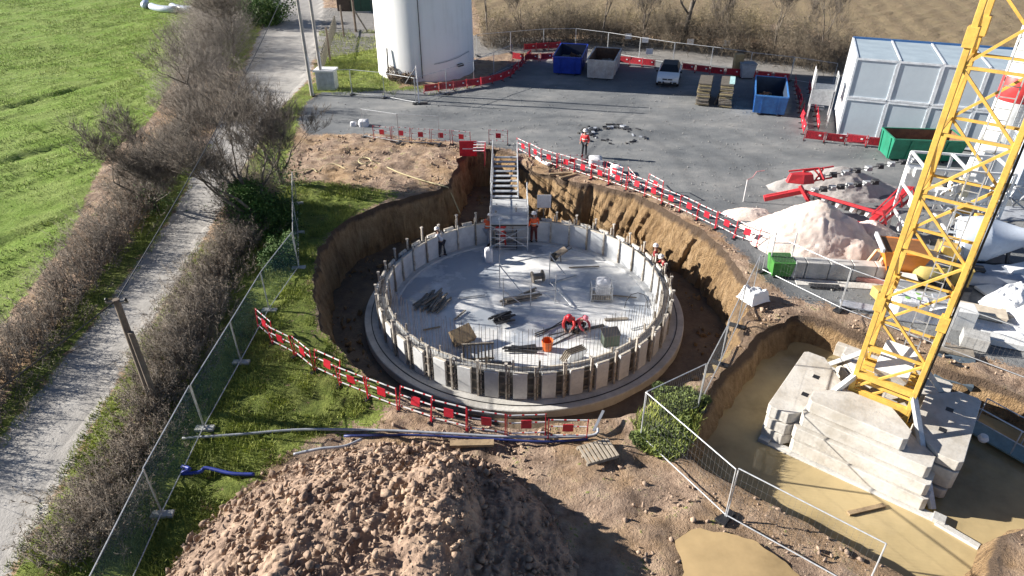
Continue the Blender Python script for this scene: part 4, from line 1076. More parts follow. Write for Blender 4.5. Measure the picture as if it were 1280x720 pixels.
# small white cabinet
t = thing('utility_cabinet', 'small pale grey cabinet with a white flat roof beside the twin poles', 'cabinet', at(408, 113), -.05)
MB().box((0, .55, .75), (1.5, 1.1, 1.5)).build('body', M('cabinet_grey', (.5, .53, .54), rough=.5), t, bevel=.02); MB().box((0, .5, 1.56), (1.75, 1.35, .14)).build('roof', WHITE, t, bevel=.02)
MB().box((-.3, -.01, .75), (.55, .03, 1.2)).build('door', M('cabinet_door', (.44, .47, .49), rough=.5), t)
# utility poles and cable
polem = M('pole_concrete', (.20, .155, .115), (.12, .09, .07), sc=4, rough=.85)
pl = at(178, 465, 1.5); t = thing('utility_pole', 'short brown wooden pole with a stub post standing in the hedge right of the road', 'pole', (pl.x, pl.y, 0))
MB().tube((0, 0, -.1), (0, 0, 4.4), .14, .10, n=10).build('pole', polem, t, smooth=True); MB().tube((.2, -.12, -.1), (.16, -.1, 3.2), .10, .09, n=10).build('stub', polem, t, smooth=True)
MB().bar((-.35, 0, 4.3), (.35, 0, 4.3), .07).build('crossarm', WOODG, t)
for x in (-.3, .3): MB().lathe([(.02, 0), (.05, .03), (.05, .09), (.02, .12)], 10, (x, 0, 4.33)).build('insulator', BLACK, t)
for i, (px, py) in enumerate(((404, 112), (390, 118))):
    q = at(px, py); t = thing('utility_pole', ['right one of the two tall grey poles beside the white cabinet', 'left one of the two tall grey poles beside the white cabinet'][i], 'pole', q)
    MB().tube((0, 0, -.1), (0, 0, 11), .15, .10, n=10).build('pole', M('pole_grey', (.42, .39, .35), (.3, .27, .24), sc=4), t, smooth=True); MB().tube((.14, -.1, 0), (.12, -.1, 3), .05, n=6).build('conduit', WPL, t)
def cable(label, a, b, sag, r=.022):
    a = Vector(a); b = Vector(b); P = [a.lerp(b, k/24)-Vector((0, 0, sag*4*(k/24)*(1-k/24))) for k in range(25)]
    return tag(MB().path(P, r, 5).build('overhead_cable', BLACK), label, 'cable')
q = at(404, 112)
cable('overhead cable running above the road from the short pole to the twin poles', (pl.x, pl.y, 4.35), (q.x, q.y, 10.6), .7)
cable('overhead cable leaving the short pole towards the lower left', (pl.x, pl.y, 4.35), (-17.2, 1.0, 4.6), .3)
for i, (px, py, h, lb) in enumerate([(413, 76, 3.0, 'leftmost wooden post of the old fence beside the tower lawn'), (430, 46, 3.2, 'middle wooden post of the old fence beside the tower lawn'), (445, 40, 5.5, 'thick pole with a brace left of the white tower')]):
    t = thing('wooden_post', lb, 'post', at(px, py)); MB().tube((0, 0, 0), (0, 0, h), .13 if i == 2 else .1, n=8).build('post', polem, t)
    if i == 2: MB().bar((0, 0, 2.4), (1.3, 0, 0), .14).build('brace', WOODG, t)
t = thing('wooden_fence', 'old pale picket fence between the road junction and the tower lawn', 'fence', at(402, 92)); L = poly([(402, 92), (412, 60), (420, 36)]); o0 = at(402, 92)
for k, p in enumerate(resample(L, .9)): MB().box((p.x-o0.x, p.y-o0.y, .7), (.14, .14, 1.4)).build('picket', M('pale_wood', (.42, .37, .29)), t)
a, b = L[0], L[-1]; MB().bar((0, 0, 1.2), (b[0]-a[0], b[1]-a[1], 1.2), .08).build('rail', WOODG, t)
t = thing('green_container', 'dark green box container at the top edge left of the tower', 'container', at(452, 16))
MB().box((0, 1.3, 1.4), (2.4, 2.6, 2.8)).build('body', M('bottle_green', (.02, .07, .045)), t, bevel=.03); MB().box((0, -.02, .1), (2.4, .06, .15)).build('sill', CONC, t); MB().box((0, -.01, 1.45), (.04, .04, 2.5)).build('door_joint', BLACK, t)
t = thing('dark_shed', 'dark brown shed at the top edge left of the green container', 'shed', at(432, 14))
MB().box((0, 1.5, 1.5), (2.0, 3, 3)).build('wall', M('shed_brown', (.09, .06, .045)), t); MB().box((0, 1.5, 3.1), (2.4, 3.4, .15)).build('roof', STEELD, t)
t = thing('roadside_wall', 'low building end casting shade at the top of the road', 'building', at(300, -8)); MB().box((0, 2, 2), (6, 4, 4)).build('wall', M('stone_wall', (.2, .17, .13), bs=.4), t); MB().sideprism([(-.5, 4), (2, 5.5), (4.5, 4)], -3.2, 3.2).build('roof', M('slate', (.08, .08, .09)), t)
for i, (px, py) in enumerate(((182, 9), (200, 14), (226, 14))):
    t = thing('plastic_tunnel', ['leftmost short white plastic hoop at the field corner', 'middle curved white plastic tube at the field corner', 'rightmost and longest curved white plastic tube at the field corner'][i], 'plastic tube', at(px, py), 0)
    n = 8; P = [((k/n-.5)*(1.0 if i == 0 else 3.2), -2.2*math.sin(k/n*1.7)+1.4, .35) for k in range(n+1)]
    MB().path([(p[0]+.9*(k/n)**2*(i > 0), p[1], p[2]) for k, p in enumerate(P)], .42, 10).build('tube', M('bale_wrap', (.55, .6, .68), (.42, .46, .55), sc=2, rough=.35), t, smooth='all')
    MB().path([(p[0]+.9*(k/n)**2*(i > 0)-.5, p[1]+.45, .2) for k, p in enumerate(P)], .2, 6).build('dark_edge', STEELD, t)

# ---------------- site cabins, two storeys
CAB = M('cabin_panel', (.48, .545, .59), (.43, .49, .54), sc=.6, rough=.4, grime=.12); CABR = M('cabin_roof', (.40, .47, .51), (.32, .385, .43), sc=.8, rough=.45, grime=.25)
CABW = M('cabin_end', (.80, .80, .78), rough=.5, grime=.1); CABF = M('cabin_frame', (.74, .77, .80), rough=.4, grime=.1); CABB = M('cabin_fascia', (.03, .11, .28), rough=.5)
c0 = at(1045, 171); c1 = at(1197, 188); ux = (c1-c0).normalized(); th = math.atan2(ux.y, ux.x); cw = 2.5; cd = 6.1; ch = 2.55; vy = Vector((-ux.y, ux.x, 0))
def cabin(i, j, label):
    t = thing('site_cabin', label, 'site cabin', c0+ux*(cw*(i+.5))+Vector((0, 0, j*(ch+.05)+.12)), th, 'stacked site cabins')
    MB().box((0, cd/2, ch/2), (cw-.06, cd-.06, ch-.04)).build('wall', CAB, t)
    MB().box((-cw/2+.028, cd/2, ch/2), (.03, cd-.3, ch-.3)).build('side_wall', CABW, t)
    for x in (-cw/2+.05, cw/2-.05):
        for y in (.04, cd-.04): MB().box((x, y, ch/2), (.12, .12, ch)).build('corner_post', CABF, t)
    for z in (.05, ch-.05): MB().box((0, .02, z), (cw-.2, .1, .12)).build('front_beam', CABF, t)
    MB().box((0, cd/2, ch+.02), (cw-.1, cd-.1, .04)).build('roof', CABR, t)
    for x in (-cw/2+.05,): MB().box((x, cd/2, ch+.05), (.12, cd, .08)).build('roof_rib', CABF, t)
    MB().box((0, cd-.12, ch+.08), (cw-.04, .2, .16)).build('rear_fascia', CABB, t)
    return t
nmx = ['leftmost', 'second from left', 'third from left', 'fourth from left, partly behind the crane mast', 'rightmost, behind the crane mast']
for j in (0, 1):
    for i in range(4): cabin(i, j, ('upper' if j else 'lower')+' blue-grey site cabin, '+nmx[i])
t = thing('cabin_stairs', 'white landing and steps at the left end of the stacked cabins', 'stairs', c0-ux*1.3+vy*2.5, th)
MB().box((0, 0, 2.6), (1.5, 1.6, .1)).build('landing', GALV, t); MB().box((-.8, 0, 3.2), (.05, 1.7, 1.2)).build('side_screen', WPL, t); MB().box((-.1, -.85, 2.1), (1.4, .06, 1.0)).build('front_screen', GALV, t)
for k in range(9): MB().box((0, 1.0+.27*k, 2.4-.28*k), (1.0, .26, .04)).build('step', GALV, t)
for x in (-.7, .7):
    for y in (-.75, .75): MB().tube((x, y, 0), (x, y, 3.6), .04, n=6).build('leg', PALE, t)
MB().tube((.7, -.75, 3.6), (.7, .75, 3.6), .03, n=6).build('hand_rail', PALE, t)

# ---------------- skips
def skip(label, c, rz, L, Wd, H, m, inner, ribs=3, fill=None):
    t = thing('skip', label, 'skip', c, rz); y1 = L
    o = MB(); s0 = .12; w = Wd/2; wb = w-.08
    A = [(-wb, .35, .12), (wb, .35, .12), (wb, y1-.1, .12), (-wb, y1-.1, .12)]; B = [(-w, 0, H), (w, 0, H), (w, y1, H), (-w, y1, H)]; q = .06
    Bi = [(-w+q, q, H), (w-q, q, H), (w-q, y1-q, H), (-w+q, y1-q, H)]; Ai = [(-wb+q, .41, .2), (wb-q, .41, .2), (wb-q, y1-.16, .2), (-wb+q, y1-.16, .2)]
    o.add(A+B+Bi, [(0, 1, 5, 4), (1, 2, 6, 5), (2, 3, 7, 6), (3, 0, 4, 7), (0, 3, 2, 1), (4, 5, 9, 8), (5, 6, 10, 9), (6, 7, 11, 10), (7, 4, 8, 11)]); o.build('shell', m, t)
    MB().add(Ai+[(p[0], p[1], H-.004) for p in Bi], [(1, 0, 4, 5), (2, 1, 5, 6), (3, 2, 6, 7), (0, 3, 7, 4), (0, 1, 2, 3)]).build('lining', inner, t)
    rm = MB()
    for k in range(4):
        a, b = B[k], B[(k+1) % 4]; rm.bar(a, b, .09, .09)
    rm.build('rim', m, t)
    for k in range(ribs):
        y = .5+(y1-.8)*k/max(1, ribs-1)
        for sx in (-1, 1): MB().bar((sx*(wb+.03), y, .12), (sx*(w+.03), y, H-.05), .06, .12).build('rib', m, t)
    for sx in (-.5, .5): MB().bar((sx*w, .32, .12), (sx*w, -.03, H-.06), .1, .05).build('end_rib', m, t)
    for sx in (-1, 1): MB().bar((sx*wb*.6, .2, .06), (sx*wb*.6, y1-.2, .06), .12, .12).build('skid', STEELD, t)
    if fill: fill(t, w, y1, H)
    return t
def junk(t, w, y1, H, m=WOODG, n=14, seed=3):
    r = random.Random(seed)
    for k in range(n):
        MB().box((r.uniform(-w*.6, w*.6), r.uniform(.7, y1-.5), .35+r.random()*H*.35), (r.uniform(.3, .9), r.uniform(.2, .6), r.uniform(.05, .3)), M3=Matrix.Rotation(r.uniform(0, 3), 3, 'Z')@Matrix.Rotation(r.gauss(0, .35), 3, 'X')).build('rubbish', random.Random(k+seed).choice([m, GREYP, WOODG, RUST]), t)
SB = M('skip_blue', (.02, .06, .42), (.015, .04, .3), rough=.45, sc=2, grime=.6); SBL = M('skip_light_blue', (.05, .20, .50), (.04, .14, .38), rough=.45, sc=2, grime=.6)
SG = M('skip_green', (.02, .22, .13), (.015, .16, .09), rough=.45, sc=2, grime=.6); SW = M('skip_grey', (.60, .57, .55), (.42, .36, .34), rough=.7, sc=1.5, grime=.5)
skip('dark blue open skip left of the grey one, in the tower\'s shadow', at(708, 95), -.2, 5.2, 2.5, 1.6, SB, M('blue_inner', (.02, .03, .07), rough=.7), 4, junk)
skip('grey skip with rusty inside full of rubbish, beside the dark blue skip', at(749, 101), -.26, 4.8, 2.3, 1.7, SW, RUST, 4, lambda *a: junk(*a, n=22, seed=5))
skip('light blue skip with lifting ribs right of the board stacks', at(960, 146), -.30, 5.6, 2.3, 1.5, SBL, M('blue_inner2', (.02, .04, .08), rough=.7), 3, lambda *a: junk(*a, n=10, seed=9))
skip('green skip with rusty inside in front of the stacked cabins', at(1155, 205)+Vector((0, 0, 0)), -.1, 2.2, 4.3, 1.5, SG, RUST, 2, lambda *a: junk(*a, n=8, seed=11))
# white lettering-like mark panel on skip
# ---------------- stacks of timber boards
def board_stack(label, px, py, seed, rz):
    t = thing('board_stack', label, 'board stack', at(px, py), rz, 'timber board stacks'); r = random.Random(seed)
    for k in range(13):
        MB().box((r.gauss(0, .03), 1.45+r.gauss(0, .05), .12+.13*k), (.95, 2.9, .09)).build('board', random.Random(k).choice([WOODG, M('ply_yellow', (.36, .29, .16), (.22, .18, .10), sc=3)]) if k < 12 else M('ply_dark', (.14, .12, .095)), t)
    for y in (.4, 2.5): MB().box((0, y, .03), (1.1, .12, .08)).build('bearer', WOODG, t)
    return t
board_stack('left stack of weathered timber boards between the car and the light blue skip', 877, 133, 1, -.30)
board_stack('right stack of timber boards with a pale blue sheet on it', 905, 135, 2, -.30)
tag(MB().box((.3, 1.4, .01), (.38, 2.2, .03)).build('blue_sheet', M('pale_sheet', (.45, .68, .68)), None, at(905, 135)+Vector((0, 0, 1.76)), -.30), 'pale turquoise strip lying on the right board stack', 'sheet')
o = MB().bar((0, 0, .05), (.75, .9, 1.5), .1).build('prop_board', WOODG, None, at(893, 131)); tag(o, 'single board leaning against the right board stack', 'plank')
t = thing('brown_locker', 'tall tan locker standing in the red barriers behind the board stacks', 'locker', at(921, 96)); MB().box((0, .3, .95), (.75, .6, 1.9)).build('body', M('locker_tan', (.42, .29, .14)), t, bevel=.02); MB().box((0, -.01, .95), (.65, .03, 1.7)).build('door', M('locker_door', (.36, .25, .12)), t)
t = thing('grey_bin', 'grey wheeled bin beside the tan locker behind the board stacks', 'bin', at(934, 99)); MB().prism([(-.5, 0), (.5, 0), (.5, .9), (-.5, .9)], .1, 1.2, [(-.62, -.08), (.62, -.08), (.62, 1), (-.62, 1)]).build('body', GREYP, t, bevel=.02); MB().box((0, .45, 1.26), (1.3, 1.15, .1)).build('lid', M('lid_grey', (.3, .32, .34)), t, bevel=.02)
for x in (-.4, .4): MB().lathe([(.02, -.03), (.1, -.03), (.1, .03), (.02, .03)], 12, (x, .1, .1), Matrix.Rotation(math.pi/2, 3, 'Y')).build('wheel', BLACK, t)
# white notice boards on the back fence
nb_ = 'white notices fixed to the fence along the track'
for i, (px, py) in enumerate(((651, 40), (784, 50), (805, 55), (861, 57), (906, 59), (810, 70))):
    o = MB().box((0, 0, 0), (.62, .03, .5)).build('notice', WPL, None, at(px, py+10, .0)+Vector((0, -.06, 1.15)), -.08)
    tag(o, 'small white notice on the wire fence, '+['farthest left near the tower', 'round-cornered one above the grey skip', 'just right of the one above the grey skip', 'above and right of the car', 'above the board stacks', 'low one left of the car roof'][i], 'notice', nb_)
# ---------------- car
def car(c, rz):
    t = thing('parked_car', 'small white SUV with black roof parked nose-on in the tower\'s shadow', 'car', c, rz)
    paint = M('car_paint', (.72, .76, .80), (.68, .72, .76), rough=.2, grime=.05); glass = M('car_glass', (.012, .015, .02), rough=.3, grime=0); blk = M('car_black', (.012, .012, .014), rough=.55, grime=0)
    w = .90
    prof = [(0.05, .32), (-.0, .55), (.05, .80), (.22, .93), (1.05, 1.05), (3.75, 1.08), (4.12, 1.02), (4.2, .7), (4.15, .32)]
    m = MB(); n = len(prof); xs = [(-w, .90), (-w*.93, 1.0), (0, 1.02), (w*.93, 1.0), (w, .90)]; V = []
    for x, k in xs:
        for (y, z) in prof:
            yy = y+(.22*(abs(x)/w)**3 if y < 1 else 0)-(.12*(abs(x)/w)**3 if y > 3.9 else 0); V.append((x, yy, z if z < .6 else .6+(z-.6)*k))
    F = [(i*n+j, i*n+j+1, (i+1)*n+j+1, (i+1)*n+j) for i in range(4) for j in range(n-1)]+[(i*n+n-1, i*n, (i+1)*n, (i+1)*n+n-1) for i in range(4)]+[tuple(range(n))[::-1], tuple(range(4*n, 5*n))]
    m.add(V, F).build('body', paint, t, smooth=True, bevel=.03)
    gh = [(-.80, 1.02), (.80, 1.02)]
    MB().add([(-.82, 1.0, 1.02), (.82, 1.0, 1.02), (.60, 1.75, 1.50), (-.60, 1.75, 1.50)], [(0, 1, 2, 3)]).build('windscreen', glass, t)
    MB().add([(-.60, 1.75, 1.50), (.60, 1.75, 1.50), (.60, 3.4, 1.52), (-.60, 3.4, 1.52), (-.62, 1.75, 1.47), (.62, 1.75, 1.47), (.62, 3.4, 1.49), (-.62, 3.4, 1.49)], [(0, 1, 2, 3), (0, 4, 5, 1), (1, 5, 6, 2), (2, 6, 7, 3), (3, 7, 4, 0)]).build('roof', blk, t)
    for s in (-1, 1): MB().add([(s*.82, 1.0, 1.02), (s*.61, 1.75, 1.48), (s*.61, 3.4, 1.50), (s*.82, 3.95, 1.02)], [(0, 1, 2, 3)]).build('side_window', glass, t)
    MB().add([(-.82, 3.95, 1.02), (.82, 3.95, 1.02), (.60, 3.4, 1.51), (-.60, 3.4, 1.51)], [(0, 1, 2, 3)]).build('rear_window', glass, t)
    for s in (-1, 1):
        for y in (.82, 3.35):
            wh = MB().lathe([(.02, -.1), (.30, -.1), (.33, -.07), (.33, .07), (.30, .1), (.02, .1)], 22, (s*.84, y, .33), Matrix.Rotation(math.pi/2, 3, 'Y')).build('wheel', BLACK, t, smooth=True)
            rm = MB().lathe([(.02, -.112), (.2, -.112), (.2, .112), (.02, .112)], 16, (s*.84, y, .33), Matrix.Rotation(math.pi/2, 3, 'Y')).build('rim', GALV, wh)
        MB().add([(s*.46, -.012, .68), (s*.84, .165, .72), (s*.84, .19, .84), (s*.46, .03, .80)], [(0, 1, 2, 3)] if s < 0 else [(3, 2, 1, 0)]).build('headlight', M('lamp_glass', (.8, .85, .9), rough=.1), t)
        MB().box((s*.98, 1.2, 1.06), (.2, .12, .14)).build('mirror', blk, t, bevel=.03)
        MB().box((s*.62, .02, .42), (.28, .08, .12), rz=s*.25).build('fog_light', blk, t)
    MB().box((0, -.0, .70), (.80, .06, .09)).build('grille', blk, t); MB().box((0, -.0, .44), (.75, .06, .14)).build('lower_grille', blk, t)
    e = MB().add([(0, -.036, .80), (.05, -.036, .72), (0, -.036, .64), (-.05, -.036, .72), (0, -.05, .72)], [(0, 1, 4), (1, 2, 4), (2, 3, 4), (3, 0, 4)]).build('emblem', GALV, t)
    MB().box((0, -.035, .52), (.5, .02, .1)).build('number_plate', WPL, t)
car(at(833, 110), -.27)

# ---------------- tower crane
U = Vector((.782, -.623, 0)); Wv = Vector((.623, .782, 0)); CC = Vector((12.6, 17.75, 0)); ZW = -1.4
thc = math.atan2(U.y, U.x)
cr = thing('tower_crane', 'yellow lattice tower crane mast rising out of its ballasted base in the flooded pit', 'tower crane', (CC.x, CC.y, ZW), thc)
hw = .88; z0 = .5; bay = 1.75; zt = 27.5
for sx in (-1, 1):
    for sy in (-1, 1):
        m = MB()
        m.box((sx*hw, sy*hw, (z0+zt)/2), (.15, .15, zt-z0)).build('mast_leg', YEL, cr, bevel=.012)
        k = z0+.1
        while k < zt:
            m2 = MB(); m2.box((sx*hw, sy*hw, k+bay*3), (.27, .27, .5)); m2.build('joint_collar', YEL, cr, bevel=.01); k += bay*3.0*1.5
nb = int((zt-z0)/bay)
def face(p, q, nm_i):
    for k in range(nb):
        za = z0+.25+bay*k; zb = za+bay
        MB().bar((*p, za), (*q, za), .072).build('horizontal_brace', YEL, cr)
        if k % 2: MB().bar((*p, za), (*q, zb), .072).build('diagonal_brace', YEL, cr)
        else: MB().bar((*q, za), (*p, zb), .072).build('diagonal_brace', YEL, cr)
co = [(-hw, -hw), (hw, -hw), (hw, hw), (-hw, hw)]
for i in range(4): face(co[i], co[(i+1) % 4], i)
m = MB()       # ladder inside
for x in (-.2, .2): m.bar((x+.25, .5, 1), (x+.25, .5, zt), .035)
k = 1
while k < zt: m.bar((.05, .5, k), (.45, .5, k), .025); k += .3
m.build('ladder', GALV, cr)
for sgn in (-1, 1):      # chassis cross: side beams, diagonal stays to the four corners
    for sg2 in (-1, 1):
        e = Vector((sgn*2.72, sg2*2.72, .18)); MB().bar((sgn*hw, sg2*hw, .3), e, .32, .3).build('chassis_arm', YEL, cr)
        MB().bar((sgn*hw, sg2*hw, 3.0), e+Vector((-.25*sgn, -.25*sg2, .25)), .16, .16).build('stay', PALE, cr)
        pad = MB(); pad.box(e+Vector((0, 0, -.05)), (.7, .7, .16)); pad.box(e+Vector((0, 0, .14)), (.36, .36, .3)); pad.build('foot_pad', CONC, cr, bevel=.02)
MB().box((0, -2.72, .22), (5.4, .34, .32)).build('side_beam', CONCP, cr, bevel=.02)
MB().box((0, 2.72, .22), (5.4, .34, .32)).build('side_beam', CONCP, cr, bevel=.02)
cb = MB().box((.05, -.15, 3.55), (1.0, .5, 1.1), M3=Matrix.Rotation(-.95, 3, 'X')).build('switch_cabinet', WHITE, cr, bevel=.02)
MB().box((.05, -.42, 3.0), (.9, .1, .16)).build('cabinet_feet', GALV, cr)
m = MB()
for k in range(6): m.bar((-hw, -.7+.28*k, 2.75), (hw, -.7+.28*k, 2.75), .10)
m.build('base_grillage', YEL, cr)
for (a, b) in (((-hw, -hw, 2.4), (hw, -hw, 2.4)), ((-hw, -hw, 3.1), (hw, -hw, 3.1)), ((hw, -hw, 2.4), (hw, hw, 2.4)), ((-hw, hw, 3.1), (hw, hw, 3.1)), ((-hw, -hw, 2.4), (-hw, hw, 2.4))):
    MB().bar(a, b, .16, .2).build('base_beam', YEL, cr)
MB().box((1.7, 0.2, 13.6), (1.5, 1.5, .1)).build('access_platform', GALV, cr)
m = MB()
for x, y in ((1.0, -.5), (2.4, -.5), (2.4, .9), (1.0, .9)): m.bar((x, y, 13.6), (x, y, 14.7), .04)
for z in (14.15, 14.7): m.bar((1, -.5, z), (2.4, -.5, z), .04); m.bar((2.4, -.5, z), (2.4, .9, z), .04); m.bar((1, .9, z), (2.4, .9, z), .04)
m.build('platform_rail', GALV, cr)
MB().path([(hw+.12, -hw+.1, 2), (hw+.14, -hw+.12, 10), (hw+.12, -hw+.1, zt)], .03).build('power_cable', BLACK, cr)
# ballast blocks
BALM = M('ballast_concrete', (.60, .57, .52), (.43, .39, .33), sc=1.0, rough=.85, bs=.22, bsc=9, grime=.5)
def ballast(label, du, rot, L0, L1, zb, h, r0, r1, holes=False, off=0, group='crane ballast slabs'):
    """one slab: long outer edge L0 at radius r1, short inner edge L1 at radius r0, on the side 'rot' of the mast"""
    t = thing('ballast_slab', label, 'ballast slab', (CC.x, CC.y, ZW+zb), thc+rot, group)
    P = [(-L1/2+off, -r0), (-L0/2+off, -(r0+r1)/2-.1), (-L0/2+off, -r1+.12), (-L0/2+.12+off, -r1), (L0/2-.12+off, -r1), (L0/2+off, -r1+.12), (L0/2+off, -(r0+r1)/2-.1), (L1/2+off, -r0)]
    t.rotation_euler[2] += random.gauss(0, .012); t.location[0] += random.gauss(0, .03); t.location[1] += random.gauss(0, .03)
    MB().prism(P, 0, h-.045).build('slab', BALM, t, bevel=.018)
    for x in (-L1*.4, L1*.4): MB().box((x+off, -(r0+r1)/2, -.02), (.12, r1-r0-.3, .06)).build('spacer', WOODG, t)
    if holes:
        for x in (-.6, .6): MB().prism([(x-.11+off, -(r0+r1)/2-.11), (x+.11+off, -(r0+r1)/2-.11), (x+.11+off, -(r0+r1)/2+.11), (x-.11+off, -(r0+r1)/2+.11)], h-.044, h-.040).build('lifting_hole', BLACK, t)
    return t
for k in range(4):    # front stack
    nm = ['lowest', 'second lowest', 'second highest', 'topmost'][k]
    ballast(f'pale concrete ballast slab, {nm} of the front stack facing the near water', 0, 0, [4.2, 4.15, 3.9, 3.0][k], [1.7, 1.7, 1.6, 1.5][k], .42+.52*k, .51, 1.05, 2.78-[0, .10, .2, .40][k], off=[.2, .17, .08, -.3][k])
for k in range(3):
    ballast(f'concrete ballast slab, {["lowest", "middle", "topmost"][k]} of the left stack with two square holes on top', 0, -math.pi/2, 3.9, 1.7, .40+.48*k, .47, 1.35, 3.0, k == 2, off=.72)
for k in range(4):
    ballast(f'concrete ballast slab, {["lowest", "second", "third", "topmost"][k]} of the right stack in the mast\'s shade', 0, math.pi/2, 3.7, 2.0, .40+.42*k, .41, 1.15, 2.7, k == 3, off=0)
for k in range(3):
    ballast(f'dark shaded ballast slab, {["lowest", "middle", "topmost"][k]} of the stack behind the mast', 0, math.pi, 3.6, 2.0, .40+.48*k, .47, 1.2, 2.6, False, off=0)
o = MB().box((0, 0, 0), (1.3, .14, .1)).build('plank', WOOD, None, at(1083, 637, -1.05), .25); tag(o, 'thin plank floating in the muddy water below the crane base', 'plank')
o = MB().box((0, 0, 0), (1.2, .2, .12)).build('plank', CONCP, None, at(1196, 668, -1.04), -.85); tag(o, 'short pale beam floating beside the lower right crane foot', 'plank')
t = thing('walkway', 'narrow steel walkway with handrails reaching over the flooded pit at the right edge', 'walkway', at(1222, 545, -.9)+Vector((0, 0, 0)), -.98)
MB().box((1.8, .35, 0), (4.6, .75, .06)).build('deck', M('deck_teal', (.18, .30, .32), rough=.5), t)
for y in (0, .75):
    for z in (.55, 1.05): MB().tube((-.4, y, z), (4.1, y, z), .02, n=6).build('guard_rail', PALE, t)
    for k in range(4): MB().tube((-.4+1.45*k, y, 0), (-.4+1.45*k, y, 1.05), .022, n=6).build('upright', PALE, t)
o = MB().lathe([(.12, -.1), (.17, 0), (.12, .12), (0, .15)], 14, at(1229, 548, -.3)).build('site_lamp', WPL); tag(o, 'small white lamp at the near end of the walkway', 'lamp')

# ---------------- heaps of sand and gravel
def pile(name, label, c, rx, ry, h, m, seed, rz=0, ex=1.25):
    b = MB(); n = 90; V = []; x = np.linspace(-1.1, 1.1, n); X, Y = np.meshgrid(x, x, indexing='ij'); r = np.hypot(X, Y)*(1+.25*(fbm(X*1.6+5, Y*1.6+5, seed, 3)-.5)*2)
    Z = h*np.clip(1-r**ex, 0, 1)*(.93+.14*fbm(X*1.2, Y*1.2, seed+1)) + (fbm(X*9, Y*9, seed+2, 4, .7)-.5)*.13*h*sstep(1-r, 0, .2)-.03
    Vv = np.stack([X*rx, Y*ry, Z], -1).reshape(-1, 3); i, j = np.meshgrid(np.arange(n-1), np.arange(n-1), indexing='ij'); k = (i*n+j).ravel()
    F = np.stack([k, k+n, k+n+1, k+1], 1); F = F[(r.ravel()[F] < 1.03).any(1)]
    o = np_mesh(name, Vv, F, m, smooth=True); o.location = c; o.rotation_euler = (0, 0, rz); tag(o, label, 'heap'); return o
sandm = soil_mat('pink_sand', (.60, .48, .40), (.74, .62, .55), (.80, .70, .63), 30)
gravm = soil_mat('grey_gravel', (.30, .28, .27), (.40, .37, .35), (.48, .45, .43), 40)
pile('sand_heap', 'large pale pink sand heap beside the green bin', at(1012, 302), 3.3, 2.4, 2.25, sandm, 3, -.1)
pile('sand_heap', 'low right shoulder of pinkish sand spilling toward the orange hopper', at(1085, 300), 1.7, 1.5, 1.1, sandm, 8)
pile('gravel_heap', 'grey gravel heap behind the red scraper arms', at(1045, 235), 3.6, 2.0, 1.3, gravm, 12)
pile('gravel_heap', 'small mound of pale sand left of the pink heap by the barriers', at(935, 268), 1.4, .9, .35, sandm, 15)
# ring of broken ground in the yard
t = thing('rubble_ring', 'ring of dark broken edges and stones in the grey yard behind the lone worker', 'rubble', at(765, 168))
r = random.Random(4)
for k in range(60):
    a = r.gauss(2.2, 1.5); rr_ = r.uniform(.6, 1.12); MB().box((2.1*rr_*math.cos(a), 1.9*rr_*math.sin(a), .04), (r.uniform(.1, .5), r.uniform(.06, .22), r.uniform(.05, .14)), rz=a+1.57+r.gauss(0, .3)).build('slab_piece', random.Random(k).choice([STEELD, STEELD, M('dark_rubble', (.09, .085, .08)), GREYP]), t)
# items along the far barriers
sack('sack', 'crumpled white sack lying by the barriers below the lone worker', at(744, 205), .42, .5, SACK, 21)
sack('sack', 'black and white bag left of the crumpled white sack by the barriers', at(735, 203), .34, .42, M('dark_bag', (.05, .05, .055)), 22)
sack('sack', 'white sheet bundle in the barrier row right of the crumpled sack', at(770, 216), .35, .5, SACK, 23)
sack('sack', 'white sack on the grey yard above the left of the pit', at(455, 157), .35, .45, SACK, 25)
sack('sack', 'smaller white sack left of the other one above the left of the pit', at(442, 157), .2, .3, SACK, 26)
hose('white plastic drain pipe lying by the top right rim near the barriers', [at(671, 197, .12), at(678, 202, .12), at(686, 206, .12)], .12, WPL, 'pipe', 'pipe')
for i, (px, py, L, rz) in enumerate(((700, 219, 1.3, .1), (710, 222, 1.2, .55))):
    tag(MB().box((0, 0, .1), (L, .14, .1)).build('plank', WOOD, None, at(px, py), rz), ['flat plank lying on the earth beside the pit above the notice board', 'tilted plank beside the flat one on the pit rim'][i], 'plank')
t = thing('wooden_pallet', 'old wooden pallet lying askew on the earth below the barriers', 'pallet', at(747, 567, .12), .35)
for k in range(8): MB().box((-.48+.14*k, 0, .12), (.09, .8, .025)).build('slat', M('pallet_wood', (.42, .36, .28), (.3, .25, .19), sc=5), t)
for y in (-.36, 0, .36): MB().box((0, y, .06), (1.1, .09, .09)).build('bearer', WOODG, t)
o = MB().box((0, 0, .06), (1.4, .25, .1)).build('plank', WOOD, None, at(590, 556, .12), .03) ; tag(o, 'weathered plank on the soil just above the heap', 'plank')
for i, (px, py, zz) in enumerate(((742, 540, .1),)):
    o = MB().bar((0, 0, .05), (.4, .8, .2), .09, .05).build('board', M('board_dark', (.2, .21, .24)), None, at(px, py, zz)); tag(o, 'grey board leaning at the right end of the near barriers', 'board')
# notice on a post inside the pit
t = thing('notice_board', 'white notice board on a post standing behind the far tank wall', 'notice board', at(679, 290, ZF), 0)
MB().box((0, 0, 1.0), (.06, .06, 2.0)).build('post', WOODG, t); MB().box((0, -.05, 1.95), (.78, .03, .78)).build('board', WPL, t)
m = MB()
for k in range(4): m.box((-.05+.05*(k % 2), -.069, 2.55-.1*k), (.5-.08*k, .004, .02))
